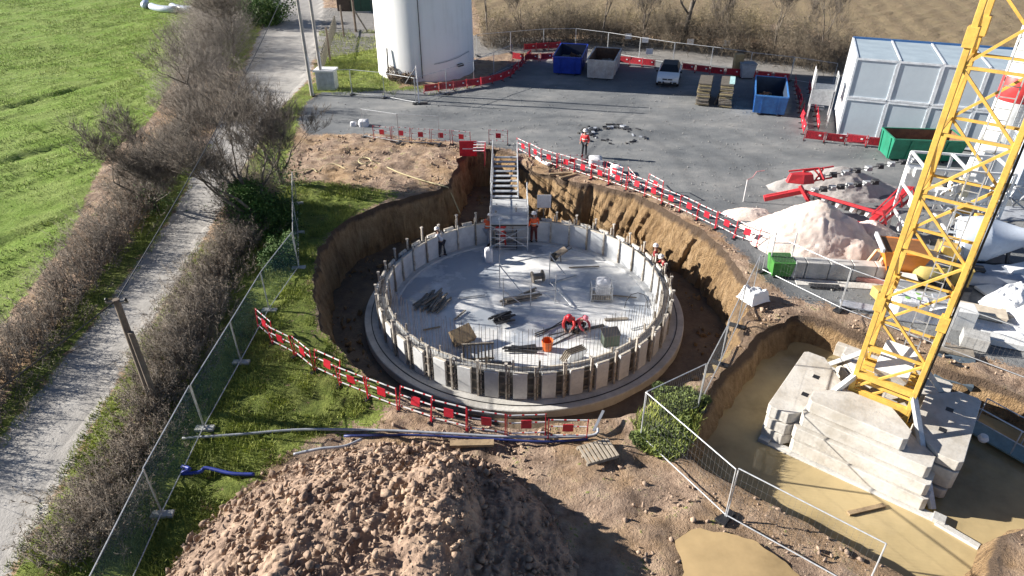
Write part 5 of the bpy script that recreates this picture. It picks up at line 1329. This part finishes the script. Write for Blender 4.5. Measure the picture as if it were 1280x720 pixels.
# concrete block wall and green bin
t0 = at(968, 350); t1 = at(1062, 352); dv = (t1-t0).normalized()
t = thing('block_wall', 'low wall of grey concrete blocks holding back the pink sand heap', 'block wall', at(968, 343), -.12)
for k in range(5): MB().box((.75+1.0*k, .1, .4), (.97, .55, .8)).build('block', CONC, t, bevel=.03)
MB().box((3.0, -.6, .02), (4.4, .5, .04)).build('footing', CONCP, t)
t = thing('green_bin', 'bright green tipping bin with a raised frame at the left end of the block wall', 'bin', at(976, 348), -.05)
GB = M('bin_green', (.07, .26, .05), (.05, .19, .035), rough=.45)
MB().prism([(-.42, 0), (.42, 0), (.42, .8), (-.42, .8)], .1, .85, [(-.5, -.12), (.5, -.12), (.5, .9), (-.5, .9)]).build('tub', GB, t, bevel=.015)
MB().prism([(-.42, -.04), (.42, -.04), (.42, .82), (-.42, .82)], .855, .86).build('lining', M('bin_dark', (.03, .10, .025)), t)
for x in (-.45, .45): MB().tube((x, .5, .8), (x+.02, .6, 2.0), .03, n=6).build('frame_leg', PALE, t)
MB().tube((-.45, .58, 1.5), (.45, .58, 1.5), .02, n=6).build('frame_rail', PALE, t); MB().tube((.5, -.1, .1), (.5, -.1, 1.0), .035, n=6).build('corner_tube', PALE, t)
for x in (-.3, .3): MB().box((x, .4, .05), (.1, .8, .1)).build('skid', STEELD, t)

# ---------------- batching plant: red star scraper, orange hopper, frame, mixer, silo
REDM = M('red_machine', (.55, .03, .04), (.42, .03, .035), sc=3, rough=.5)
sc_ = thing('drag_scraper', 'red radial scraper arms with bucket chains lying across the gravel heap', 'scraper', at(1080, 288, 0))
o0 = at(1080, 288, 0)
def rel(px, py, z): return at(px, py, z)-o0
head = rel(1000, 222, 1.6)
MB().prism([(-.7, -.15), (.1, -.4), (.75, -.25), (.75, .25), (.1, .4), (-.7, .15)], -.25, .25, [(-.55, -.1), (.1, -.25), (.6, -.18), (.6, .18), (.1, .25), (-.55, .1)]).build('head_box', REDM, sc_, loc=head, bevel=.03)
for (a, b, w_) in (((1003, 238, 1.2), (1106, 268, 1.3), .16), ((1090, 276, 1.0), (1150, 222, 1.8), .28), ((1098, 284, .8), (1160, 228, 1.4), .12), ((1060, 276, .6), (1098, 282, .7), .12), ((955, 248, .6), (1005, 238, 1.2), .32), ((1000, 232, 1.5), (1012, 254, .7), .2)):
    MB().bar(rel(*a), rel(*b), w_, w_*.8).build('arm', REDM, sc_, bevel=.015)
for (a, b) in (((986, 214, 1.8), (1024, 210, 2.1)), ((1024, 210, 2.1), (1030, 224, 1.7)), ((1090, 268, 1.5), (1146, 214, 2.3)), ((1100, 276, 1.4), (1152, 224, 2.1)), ((1104, 262, 2.0), (1108, 280, .9)), ((1125, 243, 2.1), (1128, 258, 1.3)), ((1140, 228, 2.2), (1143, 242, 1.5)), ((958, 244, .9), (985, 239, 1.3)), ((1004, 214, 1.9), (1042, 208, 1.8)), ((1006, 228, 1.4), (1040, 222, 1.4)), ((1018, 212, 1.9), (1030, 226, 1.4)), ((1030, 210, 1.85), (1018, 227, 1.4))):
    MB().bar(rel(*a), rel(*b), .07).build('strut', REDM, sc_)
for s_, e_, n_ in (((1020, 222, 1.5), (1150, 198, 1.7), 9), ((1014, 238, 1.2), (1100, 226, 1.3), 8), ((1010, 244, 1.0), (1092, 268, 1.0), 9)):
    A = rel(*s_); B = rel(*e_); MB().bar(A, B, .035).build('chain', STEELD, sc_)
    for k in range(n_):
        p = A.lerp(B, (k+.5)/n_); MB().prism([(-.17, -.1), (.17, -.1), (.2, .12), (-.2, .12)], -.16, .08, [(-.1, -.14), (.1, -.14), (.2, .14), (-.2, .14)]).build('bucket', STEELD if k % 2 else GALV, sc_, loc=p)
t = thing('hopper', 'orange steel hopper with sloping sides standing behind the crane mast', 'hopper', at(1118, 350), -.25)
OR = M('hopper_orange', (.85, .26, .02), (.7, .2, .02), sc=2, rough=.45)
MB().prism([(-.45, -.45), (.5, -.45), (.5, .5), (-.45, .5)], .25, 1.7, [(-1.0, -.75), (.9, -.75), (.9, .9), (-1.0, .9)]).build('body', OR, t, bevel=.02)
MB().prism([(-.85, -.6), (.75, -.6), (.75, .75), (-.85, .75)], 1.702, 1.706).build('opening', M('hopper_dark', (.25, .1, .03)), t)
MB().box((-1.05, .1, 1.75), (.12, 1.7, .2)).build('lip', WHITE, t, bevel=.02)
for x in (-.45, .5):
    for y in (-.45, .5): MB().bar((x, y, 0), (x*1.5, y*1.3, 1.2), .08).build('leg', STEELD, t)
t = thing('loader_chute', 'tan steel chute frame below and left of the orange hopper', 'chute', at(1088, 345), -.3)
TAN = M('tan_steel', (.55, .42, .24)); m = MB(); m.bar((-.5, 0, .1), (.0, .3, 1.2), .1); m.bar((-.1, -.2, .1), (.4, .1, 1.2), .1); m.bar((0, .3, 1.2), (.4, .1, 1.2), .1); m.bar((-.5, 0, .1), (-.1, -.2, .1), .1); m.build('frame', TAN, t)
MB().box((.8, 0, .45), (1.3, .9, .7), M3=Matrix.Rotation(.2, 3, 'Y')).build('trough', RUST, t); MB().box((.2, -.6, .12), (1.8, .25, .2)).build('runner', M('pink_red', (.45, .2, .17)), t)
# plant frame behind the mast: grey/white steel frame with boxes
pf = thing('batching_plant', 'white steel framed batching plant with pipes, boxes and ladders behind the crane mast', 'batching plant', at(1165, 305), -.2)
for x in (-1.8, 0, 1.9):
    for y in (-1, 1.2): MB().box((x, y, 2.1), (.12, .12, 4.2)).build('column', WHITE, pf)
m = MB()
for z in (1.2, 2.6, 4.2):
    for y in (-1, 1.2): m.bar((-1.8, y, z), (1.9, y, z), .1)
    for x in (-1.8, 0, 1.9): m.bar((x, -1, z), (x, 1.2, z), .1)
m.build('beam', WHITE, pf)
r = random.Random(8); cols = [WHITE, WHITE, GREYP, M('cream', (.62, .55, .38)), YEL, GALV, CABW, STEELD]
for k in range(26):
    MB().box((r.uniform(-1.7, 1.8), r.uniform(-1, 1.2), r.choice((.5, 1.5, 2.0, 2.9, 3.4))), (r.uniform(.25, .9), r.uniform(.25, .8), r.uniform(.2, .8))).build('equipment_box', cols[k % len(cols)], pf, bevel=.02)
for k in range(12):
    x = r.uniform(-1.7, 1.8); y = -1.05+r.uniform(-.1, .3); z = r.uniform(.6, 3.6)
    MB().path([(x, y, z), (x+r.uniform(-.3, .3), y-.2, z+.4), (x+r.uniform(.2, 1), y, z+r.uniform(-.2, .6))], .045).build('pipe', cols[(k*3) % len(cols)], pf, smooth='all')
MB().lathe([(.0, -.5), (.35, -.5), (.45, -.3), (.45, .3), (.35, .5), (0, .5)], 20, (.7, -.6, 3.0), Matrix.Rotation(math.pi/2, 3, 'Y')).build('air_tank', WHITE, pf, smooth=True)
# grated platform and ring gear (yellow) at the front of the plant
gp = thing('mixer_drive', 'yellow ringed mixer drive unit seen through the crane mast', 'mixer', at(1150, 352), -.3)
MB().lathe([(.35, -.3), (.95, -.3), (1.0, -.1), (1.0, .1), (.95, .3), (.35, .3)], 28, (0, 0, .9)).build('ring', M('cream_yellow', (.72, .55, .18)), gp, smooth=True)
MB().lathe([(0, -.2), (.8, -.2), (.8, .34), (0, .34)], 24, (0, 0, .9)).build('pan', GREYP, gp); MB().box((.9, .7, 1.2), (.7, .6, .9)).build('motor_box', YEL, gp, bevel=.03); MB().box((.9, 1.4, .8), (.6, .5, 1.3)).build('gearbox', M('olive', (.28, .2, .08)), gp, bevel=.03)
for x, y in ((-.7, -.7), (.7, -.7), (-.7, .7), (.7, .7)): MB().box((x, y, .3), (.12, .12, .6)).build('leg', STEELD, gp)
# big pale funnel drum right of the mast
t = thing('mixer_drum', 'pale blue-grey conical mixer drum with an open round mouth right of the crane mast', 'drum', at(1225, 330), 0)
Q = Matrix.Rotation(-.35, 3, 'Z')@Matrix.Rotation(R(78), 3, 'Y')
DR = M('drum_pale', (.62, .68, .76), (.55, .6, .68), sc=1.5, rough=.35)
MB().lathe([(0, -1.2), (.95, -1.2), (1.05, -1.1), (1.05, -.1), (.98, 0), (.45, 1.25), (.42, 1.75)], 36, (-.1, 0, 1.35), Q, close=False).build('drum', DR, t, smooth=True)
MB().lathe([(.43, 1.7), (.50, 1.7), (.50, 1.8), (.38, 1.8), (.36, 1.4), (0, 1.35)], 30, (-.1, 0, 1.35), Q, close=False).build('mouth_ring', GREYP, t, smooth=True)
for x in (-1.1, .7):
    for y in (-.8, .8): MB().bar((x, y, 0), (x*.8, y*.7, 1.2), .12).build('leg', STEELD, t)
MB().box((-.2, 0, .3), (2.6, 1.2, .16)).build('chassis', STEELD, t, bevel=.02)
t = thing('white_pipework', 'tangle of white pipes and brackets above the pale mixer drum', 'pipework', at(1262, 268)); r = random.Random(12)
for k in range(18):
    p = Vector((r.uniform(-1.6, 1.3), r.uniform(-.8, .8), r.uniform(.1, 1.5))); MB().path([p, p+Vector((r.uniform(-.5, .5), r.uniform(-.3, .3), .5)), p+Vector((r.uniform(.2, 1.0), r.uniform(-.3, .3), r.uniform(0, .7)))], .05).build('pipe', [WHITE, GALV, GREYP][k % 3], t, smooth='all')
MB().box((0, 0, .05), (3, 1.6, .1)).build('base', GREYP, t)
# cement silo white - red band - white
t = thing('cement_silo', 'tall white cement silo with a red band behind the crane mast at the right edge', 'silo', at(1232, 222, 0))
MB().lathe([(.2, 1.2), (1.0, 2.6), (1.0, 4.7)], 40, close=False).build('lower_shell', WHITE, t, smooth=True)
MB().lathe([(1.005, 4.7), (1.02, 4.72), (1.02, 6.0), (1.005, 6.02)], 40, close=False).build('red_band', M('silo_red', (.60, .05, .05), rough=.5), t, smooth=True)
MB().lathe([(1.0, 6.0), (1.0, 9.2), (.6, 9.6), (0, 9.7)], 40, close=False).build('upper_shell', WHITE, t, smooth=True)
for k in range(4):
    a = .78+k*1.571; MB().bar((1.1*math.cos(a), 1.1*math.sin(a), 0), (.95*math.cos(a), .95*math.sin(a), 3.0), .14).build('leg', WHITE, t)
m = MB()
for x in (-.18, .18): m.bar((x-.3, -1.12, .3), (x-.3, -1.12, 9), .04)
for k in range(28): m.bar((-.48, -1.12, .4+.3*k), (-.12, -1.12, .4+.3*k), .03)
m.build('ladder', GALV, t)
t = thing('control_cabin', 'pale grey plant cabin at the right edge beside the silo', 'cabin', at(1283, 250), -.2)
MB().box((0, 1, 1.6), (1.7, 2.2, 3.2)).build('wall', M('pale_blue_wall', (.46, .52, .6), rough=.4), t, bevel=.03); MB().box((0, 1, 3.25), (1.9, 2.4, .1)).build('roof', WHITE, t); MB().box((-.2, -.12, 1.9), (.7, .04, .8)).build('window', BLACK, t)
t = thing('conveyor_box', 'white bulk container with round edges below the silo behind the mast', 'container', at(1222, 235), -.2)
MB().box((0, 0, 1.3), (1.5, 1.2, 2.4)).build('body', WHITE, t, bevel=.15); MB().box((0, 0, .08), (1.6, 1.3, .16)).build('base', STEELD, t)
# tarps, bags, boards lying right of the mast
def tarp(label, c, sx, sy, h, m, seed, rz=0, name='tarpaulin', cat='tarpaulin'):
    n = 30; x = np.linspace(-1, 1, n); X, Y = np.meshgrid(x, x, indexing='ij'); e = sstep(1-np.maximum(np.abs(X), np.abs(Y)), 0, .35)
    Z = h*e*(.4+1.1*fbm(X*1.4+3, Y*1.4, seed))+np.abs(fbm(X*3, Y*3, seed+1)-.5)*.5*h*e+.03
    jx = 1+.2*(vnoise(X*2+7, Y*2, seed+2)-.5); V = np.stack([X*sx*jx, Y*sy*(1+.25*(vnoise(Y*2, X*2+4, seed+3)-.5)), Z], -1).reshape(-1, 3)
    i, j = np.meshgrid(np.arange(n-1), np.arange(n-1), indexing='ij'); k = (i*n+j).ravel(); F = np.stack([k, k+n, k+n+1, k+1], 1)
    o = np_mesh(name, V, F, m, smooth=True); o.location = c; o.rotation_euler = (0, 0, rz); tag(o, label, cat); return o
TW = M('tarp_white', (.80, .80, .80), (.72, .73, .75), sc=2, rough=.5, grime=.1); TG = M('tarp_grey', (.42, .45, .5), (.34, .37, .42), sc=2, rough=.5)
tarp('crumpled white tarpaulin heap at the right edge below the mixer drum', at(1262, 385), 1.0, .7, .75, TW, 3, .3)
tarp('flat white sheeting spread on the ground right of the crane mast', at(1225, 408), 2.0, .7, .22, TW, 5, -.45)
tarp('grey sheeting in the shade below the mixer drum', at(1235, 348), 1.9, .8, .4, TG, 7, -.2)
tarp('pale sheet sliding off the stack at the far right edge', at(1290, 410), .9, .9, .6, TW, 11, .1)
tarp('crumpled white plastic sheet on the earth right of the pit', at(942, 374, .05), .55, .45, .45, TW, 17, .4)
tarp('dark blue-black tarpaulin at the right edge', at(1292, 372), .9, .6, .5, M('tarp_navy', (.02, .03, .07)), 13)
t = thing('board_stack', 'low stack of beige insulation boards on the white sheeting', 'boards', at(1222, 400), -.45)
for k in range(3): MB().box((.02*k, .01*k, .35+.07*k), (1.7, .75, .065)).build('board', M('beige_board', (.70, .6, .47), rough=.7), t, bevel=.01)
MB().box((0, 0, .18), (1.5, .6, .28)).build('bearer', WOODG, t)
t = thing('white_crate', 'white box crate right behind the crane mast near the wire fence', 'crate', at(1198, 412), -.3)
MB().box((0, .3, .45), (.9, .8, .9)).build('body', WHITE, t, bevel=.02); MB().box((.1, -.02, .25), (.7, .1, .12)).build('label_strip', GALV, t)
t = thing('bulk_bag', 'white bulk bag with green spots standing behind the mast by the wire fence', 'bulk bag', at(1135, 402), -.25)
MB().box((0, .4, .5), (1.2, 1.0, 1.0)).build('bag', SACK, t, bevel=.08)
for x, y in ((-.25, .2), (.2, .25), (.25, .65)): MB().lathe([(0, 0), (.1, 0), (.1, .008), (0, .008)], 14, (x, y, 1.002)).build('spot', M('green_spot', (.25, .5, .1)), t)
for i, (px, py, sz, c_, lb) in enumerate([(1125, 365, (.9, .7, .7), WHITE, 'white box near the foot of the orange hopper'), (1178, 385, (.9, .7, .35), GREYP, 'low grey box between the bulk bag and the white crate'), (1195, 355, (.8, .6, .8), M('ochre', (.6, .42, .12)), 'ochre box in front of the mixer drive right side'),
                                          (1162, 378, (1.1, .7, .3), GALV, 'low galvanised tray behind the bulk bag'), (1240, 300, (.7, .7, .5), REDM, 'small red box under the mixer drum'), (1210, 345, (1.0, .5, .4), STEELD, 'dark steel box in the shade left of the mixer drum')]):
    t = thing('equipment_box', lb, 'box', at(px, py), -.3); MB().box((0, 0, sz[2]/2+.05), sz).build('body', c_, t, bevel=.02); MB().box((0, 0, sz[2]+.07), (sz[0]*1.04, sz[1]*1.04, .04)).build('lid', c_, t); MB().box((0, 0, .025), (sz[0]*.8, sz[1]*.8, .05)).build('base', WOODG, t)
for i, (px, py) in enumerate(((1058, 440),)):
    t = thing('concrete_block', 'single pale concrete block left behind the crane mast on the bank', 'concrete block', at(px+10, py, -.9), -.6); MB().prism([(-.7, -.4), (.5, -.4), (.75, 0), (.4, .5), (-.6, .5)], -.5, .35).build('block', BALM, t, bevel=.03)
t = thing('steel_sheet', 'leaning dark grey steel sheet box behind the crane on the bank', 'steel box', at(1185, 478, -.9), -.5); MB().box((0, 0, .2), (1.3, 1.5, 1.2), M3=Matrix.Rotation(.2, 3, 'X')).build('body', M('steel_blue', (.10, .13, .16), rough=.5), t, bevel=.02); MB().box((0, 0, .85), (1.0, .1, .08)).build('lip', STEELD, t)
t = thing('marker_post', 'thin white marker pole standing in the yard left of the sand heap', 'pole', at(929, 252)); MB().tube((0, 0, 0), (0, 0, 1.3), .03, n=6).build('pole', WPL, t); MB().path([(0, 0, 1.3), (.3, .1, 1.4), (.5, .2, 1.7), (.9, .2, 1.75)], .02).build('tape', M('pink_tape', (.6, .25, .25)), t)

# ---------------- people
SKIN = M('skin', (.42, .25, .18), rough=.55, grime=0); BOOT = M('boots', (.05, .035, .025)); HAIR = M('hair', (.04, .025, .018))
def skinned(name, verts, edges, radii, m, parent, root=0, sub=1):
    me = bpy.data.meshes.new(name); me.from_pydata([tuple(v) for v in verts], edges, []); o = bpy.data.objects.new(name, me); COL.objects.link(o)
    md = o.modifiers.new('skin', 'SKIN')
    if not me.skin_vertices: me.skin_vertices.new()
    for i, r_ in enumerate(radii): me.skin_vertices[0].data[i].radius = (r_, r_) if not hasattr(r_, '__len__') else r_
    me.skin_vertices[0].data[root].use_root = True
    s_ = o.modifiers.new('sub', 'SUBSURF'); s_.levels = s_.render_levels = sub
    dg = bpy.context.evaluated_depsgraph_get(); m2 = bpy.data.meshes.new_from_object(o.evaluated_get(dg)); m2.name = name
    bpy.data.objects.remove(o); m2.materials.clear(); m2.materials.append(m); m2.polygons.foreach_set('use_smooth', [True]*len(m2.polygons))
    o = bpy.data.objects.new(name, m2); COL.objects.link(o); o.parent = parent; return o
POSES = {
 'stand': dict(pel=(0, 0, .95), chest=(0, 0, 1.36), head=(0, .02, 1.62), kn=((-.11, .02, .5), (.12, -.01, .5)), ft=((-.12, 0, .07), (.14, -.03, .07)), el=((-.27, -.03, 1.13), (.27, -.03, 1.13)), ha=((-.26, .1, .9), (.26, .1, .9))),
 'work': dict(pel=(0, 0, .93), chest=(0, .12, 1.32), head=(0, .24, 1.55), kn=((-.12, .06, .5), (.13, .0, .49)), ft=((-.14, .08, .07), (.16, -.1, .07)), el=((-.28, .2, 1.12), (.28, .2, 1.12)), ha=((-.16, .45, 1.1), (.16, .45, 1.12))),
 'walk': dict(pel=(0, 0, .93), chest=(0, .05, 1.34), head=(0, .09, 1.6), kn=((-.1, .22, .53), (.1, -.06, .5)), ft=((-.1, .32, .07), (.1, -.36, .12)), el=((-.27, -.12, 1.12), (.27, .1, 1.12)), ha=((-.27, -.05, .9), (.25, .3, .98))),
 'crouch': dict(pel=(0, -.12, .42), chest=(0, .16, .72), head=(0, .36, .9), kn=((-.2, .26, .46), (.2, .26, .46)), ft=((-.18, .02, .07), (.18, .02, .07)), el=((-.26, .4, .52), (.26, .4, .52)), ha=((-.12, .58, .34), (.12, .58, .3))),
}
def person(label, loc, rz, pose, top, legs, helmet=WPL, stripes=True, s=1.0):
    p = POSES[pose]; V3 = Vector; t = thing('person', label, 'person', loc, rz); t.scale = (s, s, s)
    pel = V3(p['pel']); ch = V3(p['chest']); hd = V3(p['head']); mid = pel.lerp(ch, .5); up = (hd-ch).normalized(); nk = ch.lerp(hd, .42)
    v = [pel, mid, ch, nk, hd, hd+up*.09]; e = [(0, 1), (1, 2), (2, 3), (3, 4), (4, 5)]; r_ = [(.14, .11), (.135, .10), (.155, .11), .055, (.085, .10), .07]
    tv = [pel+V3((0, 0, -.05)), mid, ch]; te = [(0, 1), (1, 2)]; tr_ = [(.165, .13), (.165, .13), (.18, .135)]
    lv = [pel]; le = []; lr = [(.16, .13)]
    for i, sd in enumerate((-1, 1)):
        sh = ch+V3((sd*.18, 0, .03)); el = V3(p['el'][i]); ha = V3(p['ha'][i]); wr = el.lerp(ha, .85); n = len(v)
        v += [sh, el, wr, ha]; e += [(2, n), (n, n+1), (n+1, n+2), (n+2, n+3)]; r_ += [.06, .043, .03, .034]
        d = (ha-el).normalized(); sdv = d.cross(V3((0, 0, 1)) if abs(d.z) < .9 else V3((1, 0, 0))).normalized()
        for k, (o_, L) in enumerate(((-.03, .07), (-.01, .085), (.01, .08), (.03, .062))):
            b = ha+sdv*o_+d*.02; q = len(v); v += [b+d*L*.5, b+d*L+V3((0, 0, -.015))]; e += [(n+3, q), (q, q+1)]; r_ += [.009, .007]
        q = len(v); v += [ha+sdv*.045*-sd-d*.01, ha+sdv*.065*-sd+d*.03]; e += [(n+3, q), (q, q+1)]; r_ += [.011, .008]
        m_ = len(tv); tv += [sh, el, el.lerp(ha, .72)]; te += [(2, m_), (m_, m_+1), (m_+1, m_+2)]; tr_ += [.082, .064, .052]
        hp = pel+V3((sd*.09, 0, -.05)); kn = V3(p['kn'][i]); ft = V3(p['ft'][i]); n = len(v)
        v += [hp, kn, ft+V3((0, 0, .03))]; e += [(0, n), (n, n+1), (n+1, n+2)]; r_ += [.085, .055, .04]
        m_ = len(lv); lv += [hp, kn, ft+V3((0, 0, .06))]; le += [(0, m_), (m_, m_+1), (m_+1, m_+2)]; lr += [.105, .078, .062]
    skinned('body', v, e, r_, SKIN, t); skinned('jacket', tv, te, tr_, top, t); skinned('trousers', lv, le, lr, legs, t)
    for i in (0, 1):
        ft = V3(p['ft'][i]); f = ft+V3((0, .02, -.02)); MB().prism([(f.x-.05, f.y-.11), (f.x+.05, f.y-.11), (f.x+.055, f.y+.1), (f.x+.02, f.y+.17), (f.x-.02, f.y+.17), (f.x-.055, f.y+.1)], f.z-.05, f.z+.05).build('boot', BOOT, t, bevel=.02)
    Q = up.to_track_quat('Z', 'Y').to_matrix()
    fw_ = V3((0, 1, 0)); 
    if helmet:
        h = MB(); h.lathe([(.155, .045), (.125, .05), (.122, .10), (.10, .15), (.055, .18), (0, .19)], 18, hd, Q, close=False); h.build('helmet', helmet, t, smooth=True)
    else: MB().lathe([(.10, .0), (.105, .06), (.09, .13), (.05, .165), (0, .175)], 16, hd-V3((0, .015, 0)), Q, close=False).build('hair', HAIR, t, smooth=True)
    fc = MB()
    for sd in (-1, 1): fc.lathe([(0, -.012), (.014, 0), (0, .012)], 8, hd+V3((sd*.035, .098, .03)), close=False)
    fc.build('eyes', BLACK, t); MB().prism([(hd.x-.014, hd.y+.09), (hd.x+.014, hd.y+.09), (hd.x, hd.y+.128)], hd.z-.03, hd.z+.02).build('nose', SKIN, t)
    MB().box(hd+V3((0, .098, -.055)), (.045, .012, .01)).build('mouth', M('lips', (.3, .12, .1)), t)
    if stripes and pose != 'crouch': MB().lathe([(.192, 0), (.20, .003), (.20, .055), (.192, .058)], 20, mid-V3((0, 0, .02)), Matrix.Diagonal((1, .80, 1)), close=False).build('reflective_band', M('reflective', (.8, .8, .7), rough=.3), t)
    return t
HV = M('hi_vis_orange', (.90, .13, .03), (.8, .1, .02), rough=.6, grime=.05); HR = M('hi_vis_red', (.78, .05, .05), rough=.6, grime=.05); DK = M('dark_trousers', (.03, .03, .04), rough=.8); RT = M('red_trousers', (.5, .04, .03)); WT = M('white_top', (.62, .66, .72)); GT = M('grey_trousers', (.4, .4, .42))
person('person in red hi-vis jacket and white helmet standing alone in the yard', at(730, 196), 2.6, 'stand', HR, DK, s=1.03)
person('person in orange hi-vis jacket and grey trousers left of the stair tower', F0(609, 306), -.6, 'work', HV, GT, WPL, s=1.05)
person('person in red clothing bending behind the tubes under the stair tower deck', F0(628, 310), .4, 'work', HR, RT, WPL)
person('person in bright orange jacket and white helmet right of the stair tower', F0(667, 303), .3, 'stand', HV, M('maroon_trousers', (.12, .02, .02)), WPL, s=1.05)
person('person in white top and dark trousers standing at the left inner wall of the tank', F0(553, 321), 1.0, 'work', WT, DK, WPL, stripes=False)
person('person in dark red jacket and white helmet outside the right tank wall, farther one', Vector((TC.x+(RW+.5)*math.cos(.40), TC.y+(RW+.5)*math.sin(.40), ZF)), 1.2, 'stand', M('dark_red', (.35, .03, .03)), DK, WPL)
person('person in dark red jacket and white helmet outside the right tank wall, nearer one', Vector((TC.x+(RW+.5)*math.cos(.26), TC.y+(RW+.5)*math.sin(.26), ZF)), 1.6, 'work', M('dark_red', (.35, .03, .03)), DK, WPL)
person('person crouching in bright red jacket and red helmet on the tank floor', F0(712, 412), 2.9, 'crouch', HR, DK, RED)
person('person crouching in dusky red jacket and pink helmet on the tank floor', F0(723, 414), -2.5, 'crouch', M('dusky_red', (.5, .06, .08)), DK, M('pink_helmet', (.7, .2, .25)))

# ---------------- more loose things
for i, (px, py, L, rz, m, lb) in enumerate([
    (590, 372, 1.3, .2, GALV, 'thin grey prop lying left of the small scaffold'), (705, 350, 1.5, .5, GALV, 'thin grey prop lying below the floor machine'), (780, 372, 1.2, -.2, WOODG, 'short grey batten right of the wire crate'),
    (730, 335, 1.6, .05, WOODG, 'long batten lying above the wire crate'), (575, 395, .9, 1.0, WOODG, 'short batten below the heap of shoring beams'), (800, 410, 1.0, .4, GALV, 'grey prop near the right tank wall'),
    (700, 470, 1.5, .1, WOOD, 'brown batten directly behind the front wall'), (540, 412, .8, .3, WOOD, 'brown batten near the left front wall')]):
    o = MB().bar((-L/2, 0, .05), (L/2, 0, .07), .06, .05).build('batten' if m is not GALV else 'prop', m, None, F0(px, py), rz); tag(o, lb, 'batten' if m is not GALV else 'prop')
for i, (px, py, a, b, c_, rz, m, lb) in enumerate([
    (1190, 440, 1.4, .5, .12, -.4, WOODG, 'flat grey timber panel by the fence behind the crane base'), (1215, 432, .9, .7, .5, -.5, CONC, 'grey concrete block left of the right fence post'), (1252, 430, 1.5, .6, .25, -.4, WHITE, 'long white slab at the right edge above the fence'),
    (1180, 358, 1.1, .25, .25, .6, GALV, 'grey steel beam lying before the ochre box'), (1270, 345, 1.3, .5, .5, .3, TW, 'white wrapped block at the right edge beside the drum'), (1205, 375, 1.4, .3, .2, .9, STEELD, 'dark steel beam on the white sheeting'),
    (1075, 385, 1.6, .5, .08, -.35, GREYP, 'grey metal sheet flat on the ground before the chute'), (1030, 360, 1.3, .3, .1, -.1, STEELD, 'dark rubber mat in front of the block wall'), (1128, 340, .6, .6, .9, .2, CABW, 'small white cabinet behind the mast by the hopper'),
    (1240, 365, 1.2, .8, .12, .2, WHITE, 'white board lying below the mixer drum'), (1262, 402, .9, .5, .35, -.7, M('beige_board', (.70, .6, .47)), 'beige carton at the far right edge'), (1100, 372, .7, .5, .45, .1, M('ochre', (.6, .42, .12)), 'ochre crate left of the crane mast')]):
    t = thing('loose_block', lb, 'block', at(px, py), rz); MB().box((0, 0, c_/2+.04), (a, b, c_)).build('body', m, t, bevel=.015); MB().box((0, 0, .02), (a*.8, b*.8, .04)).build('bearer', WOODG, t)
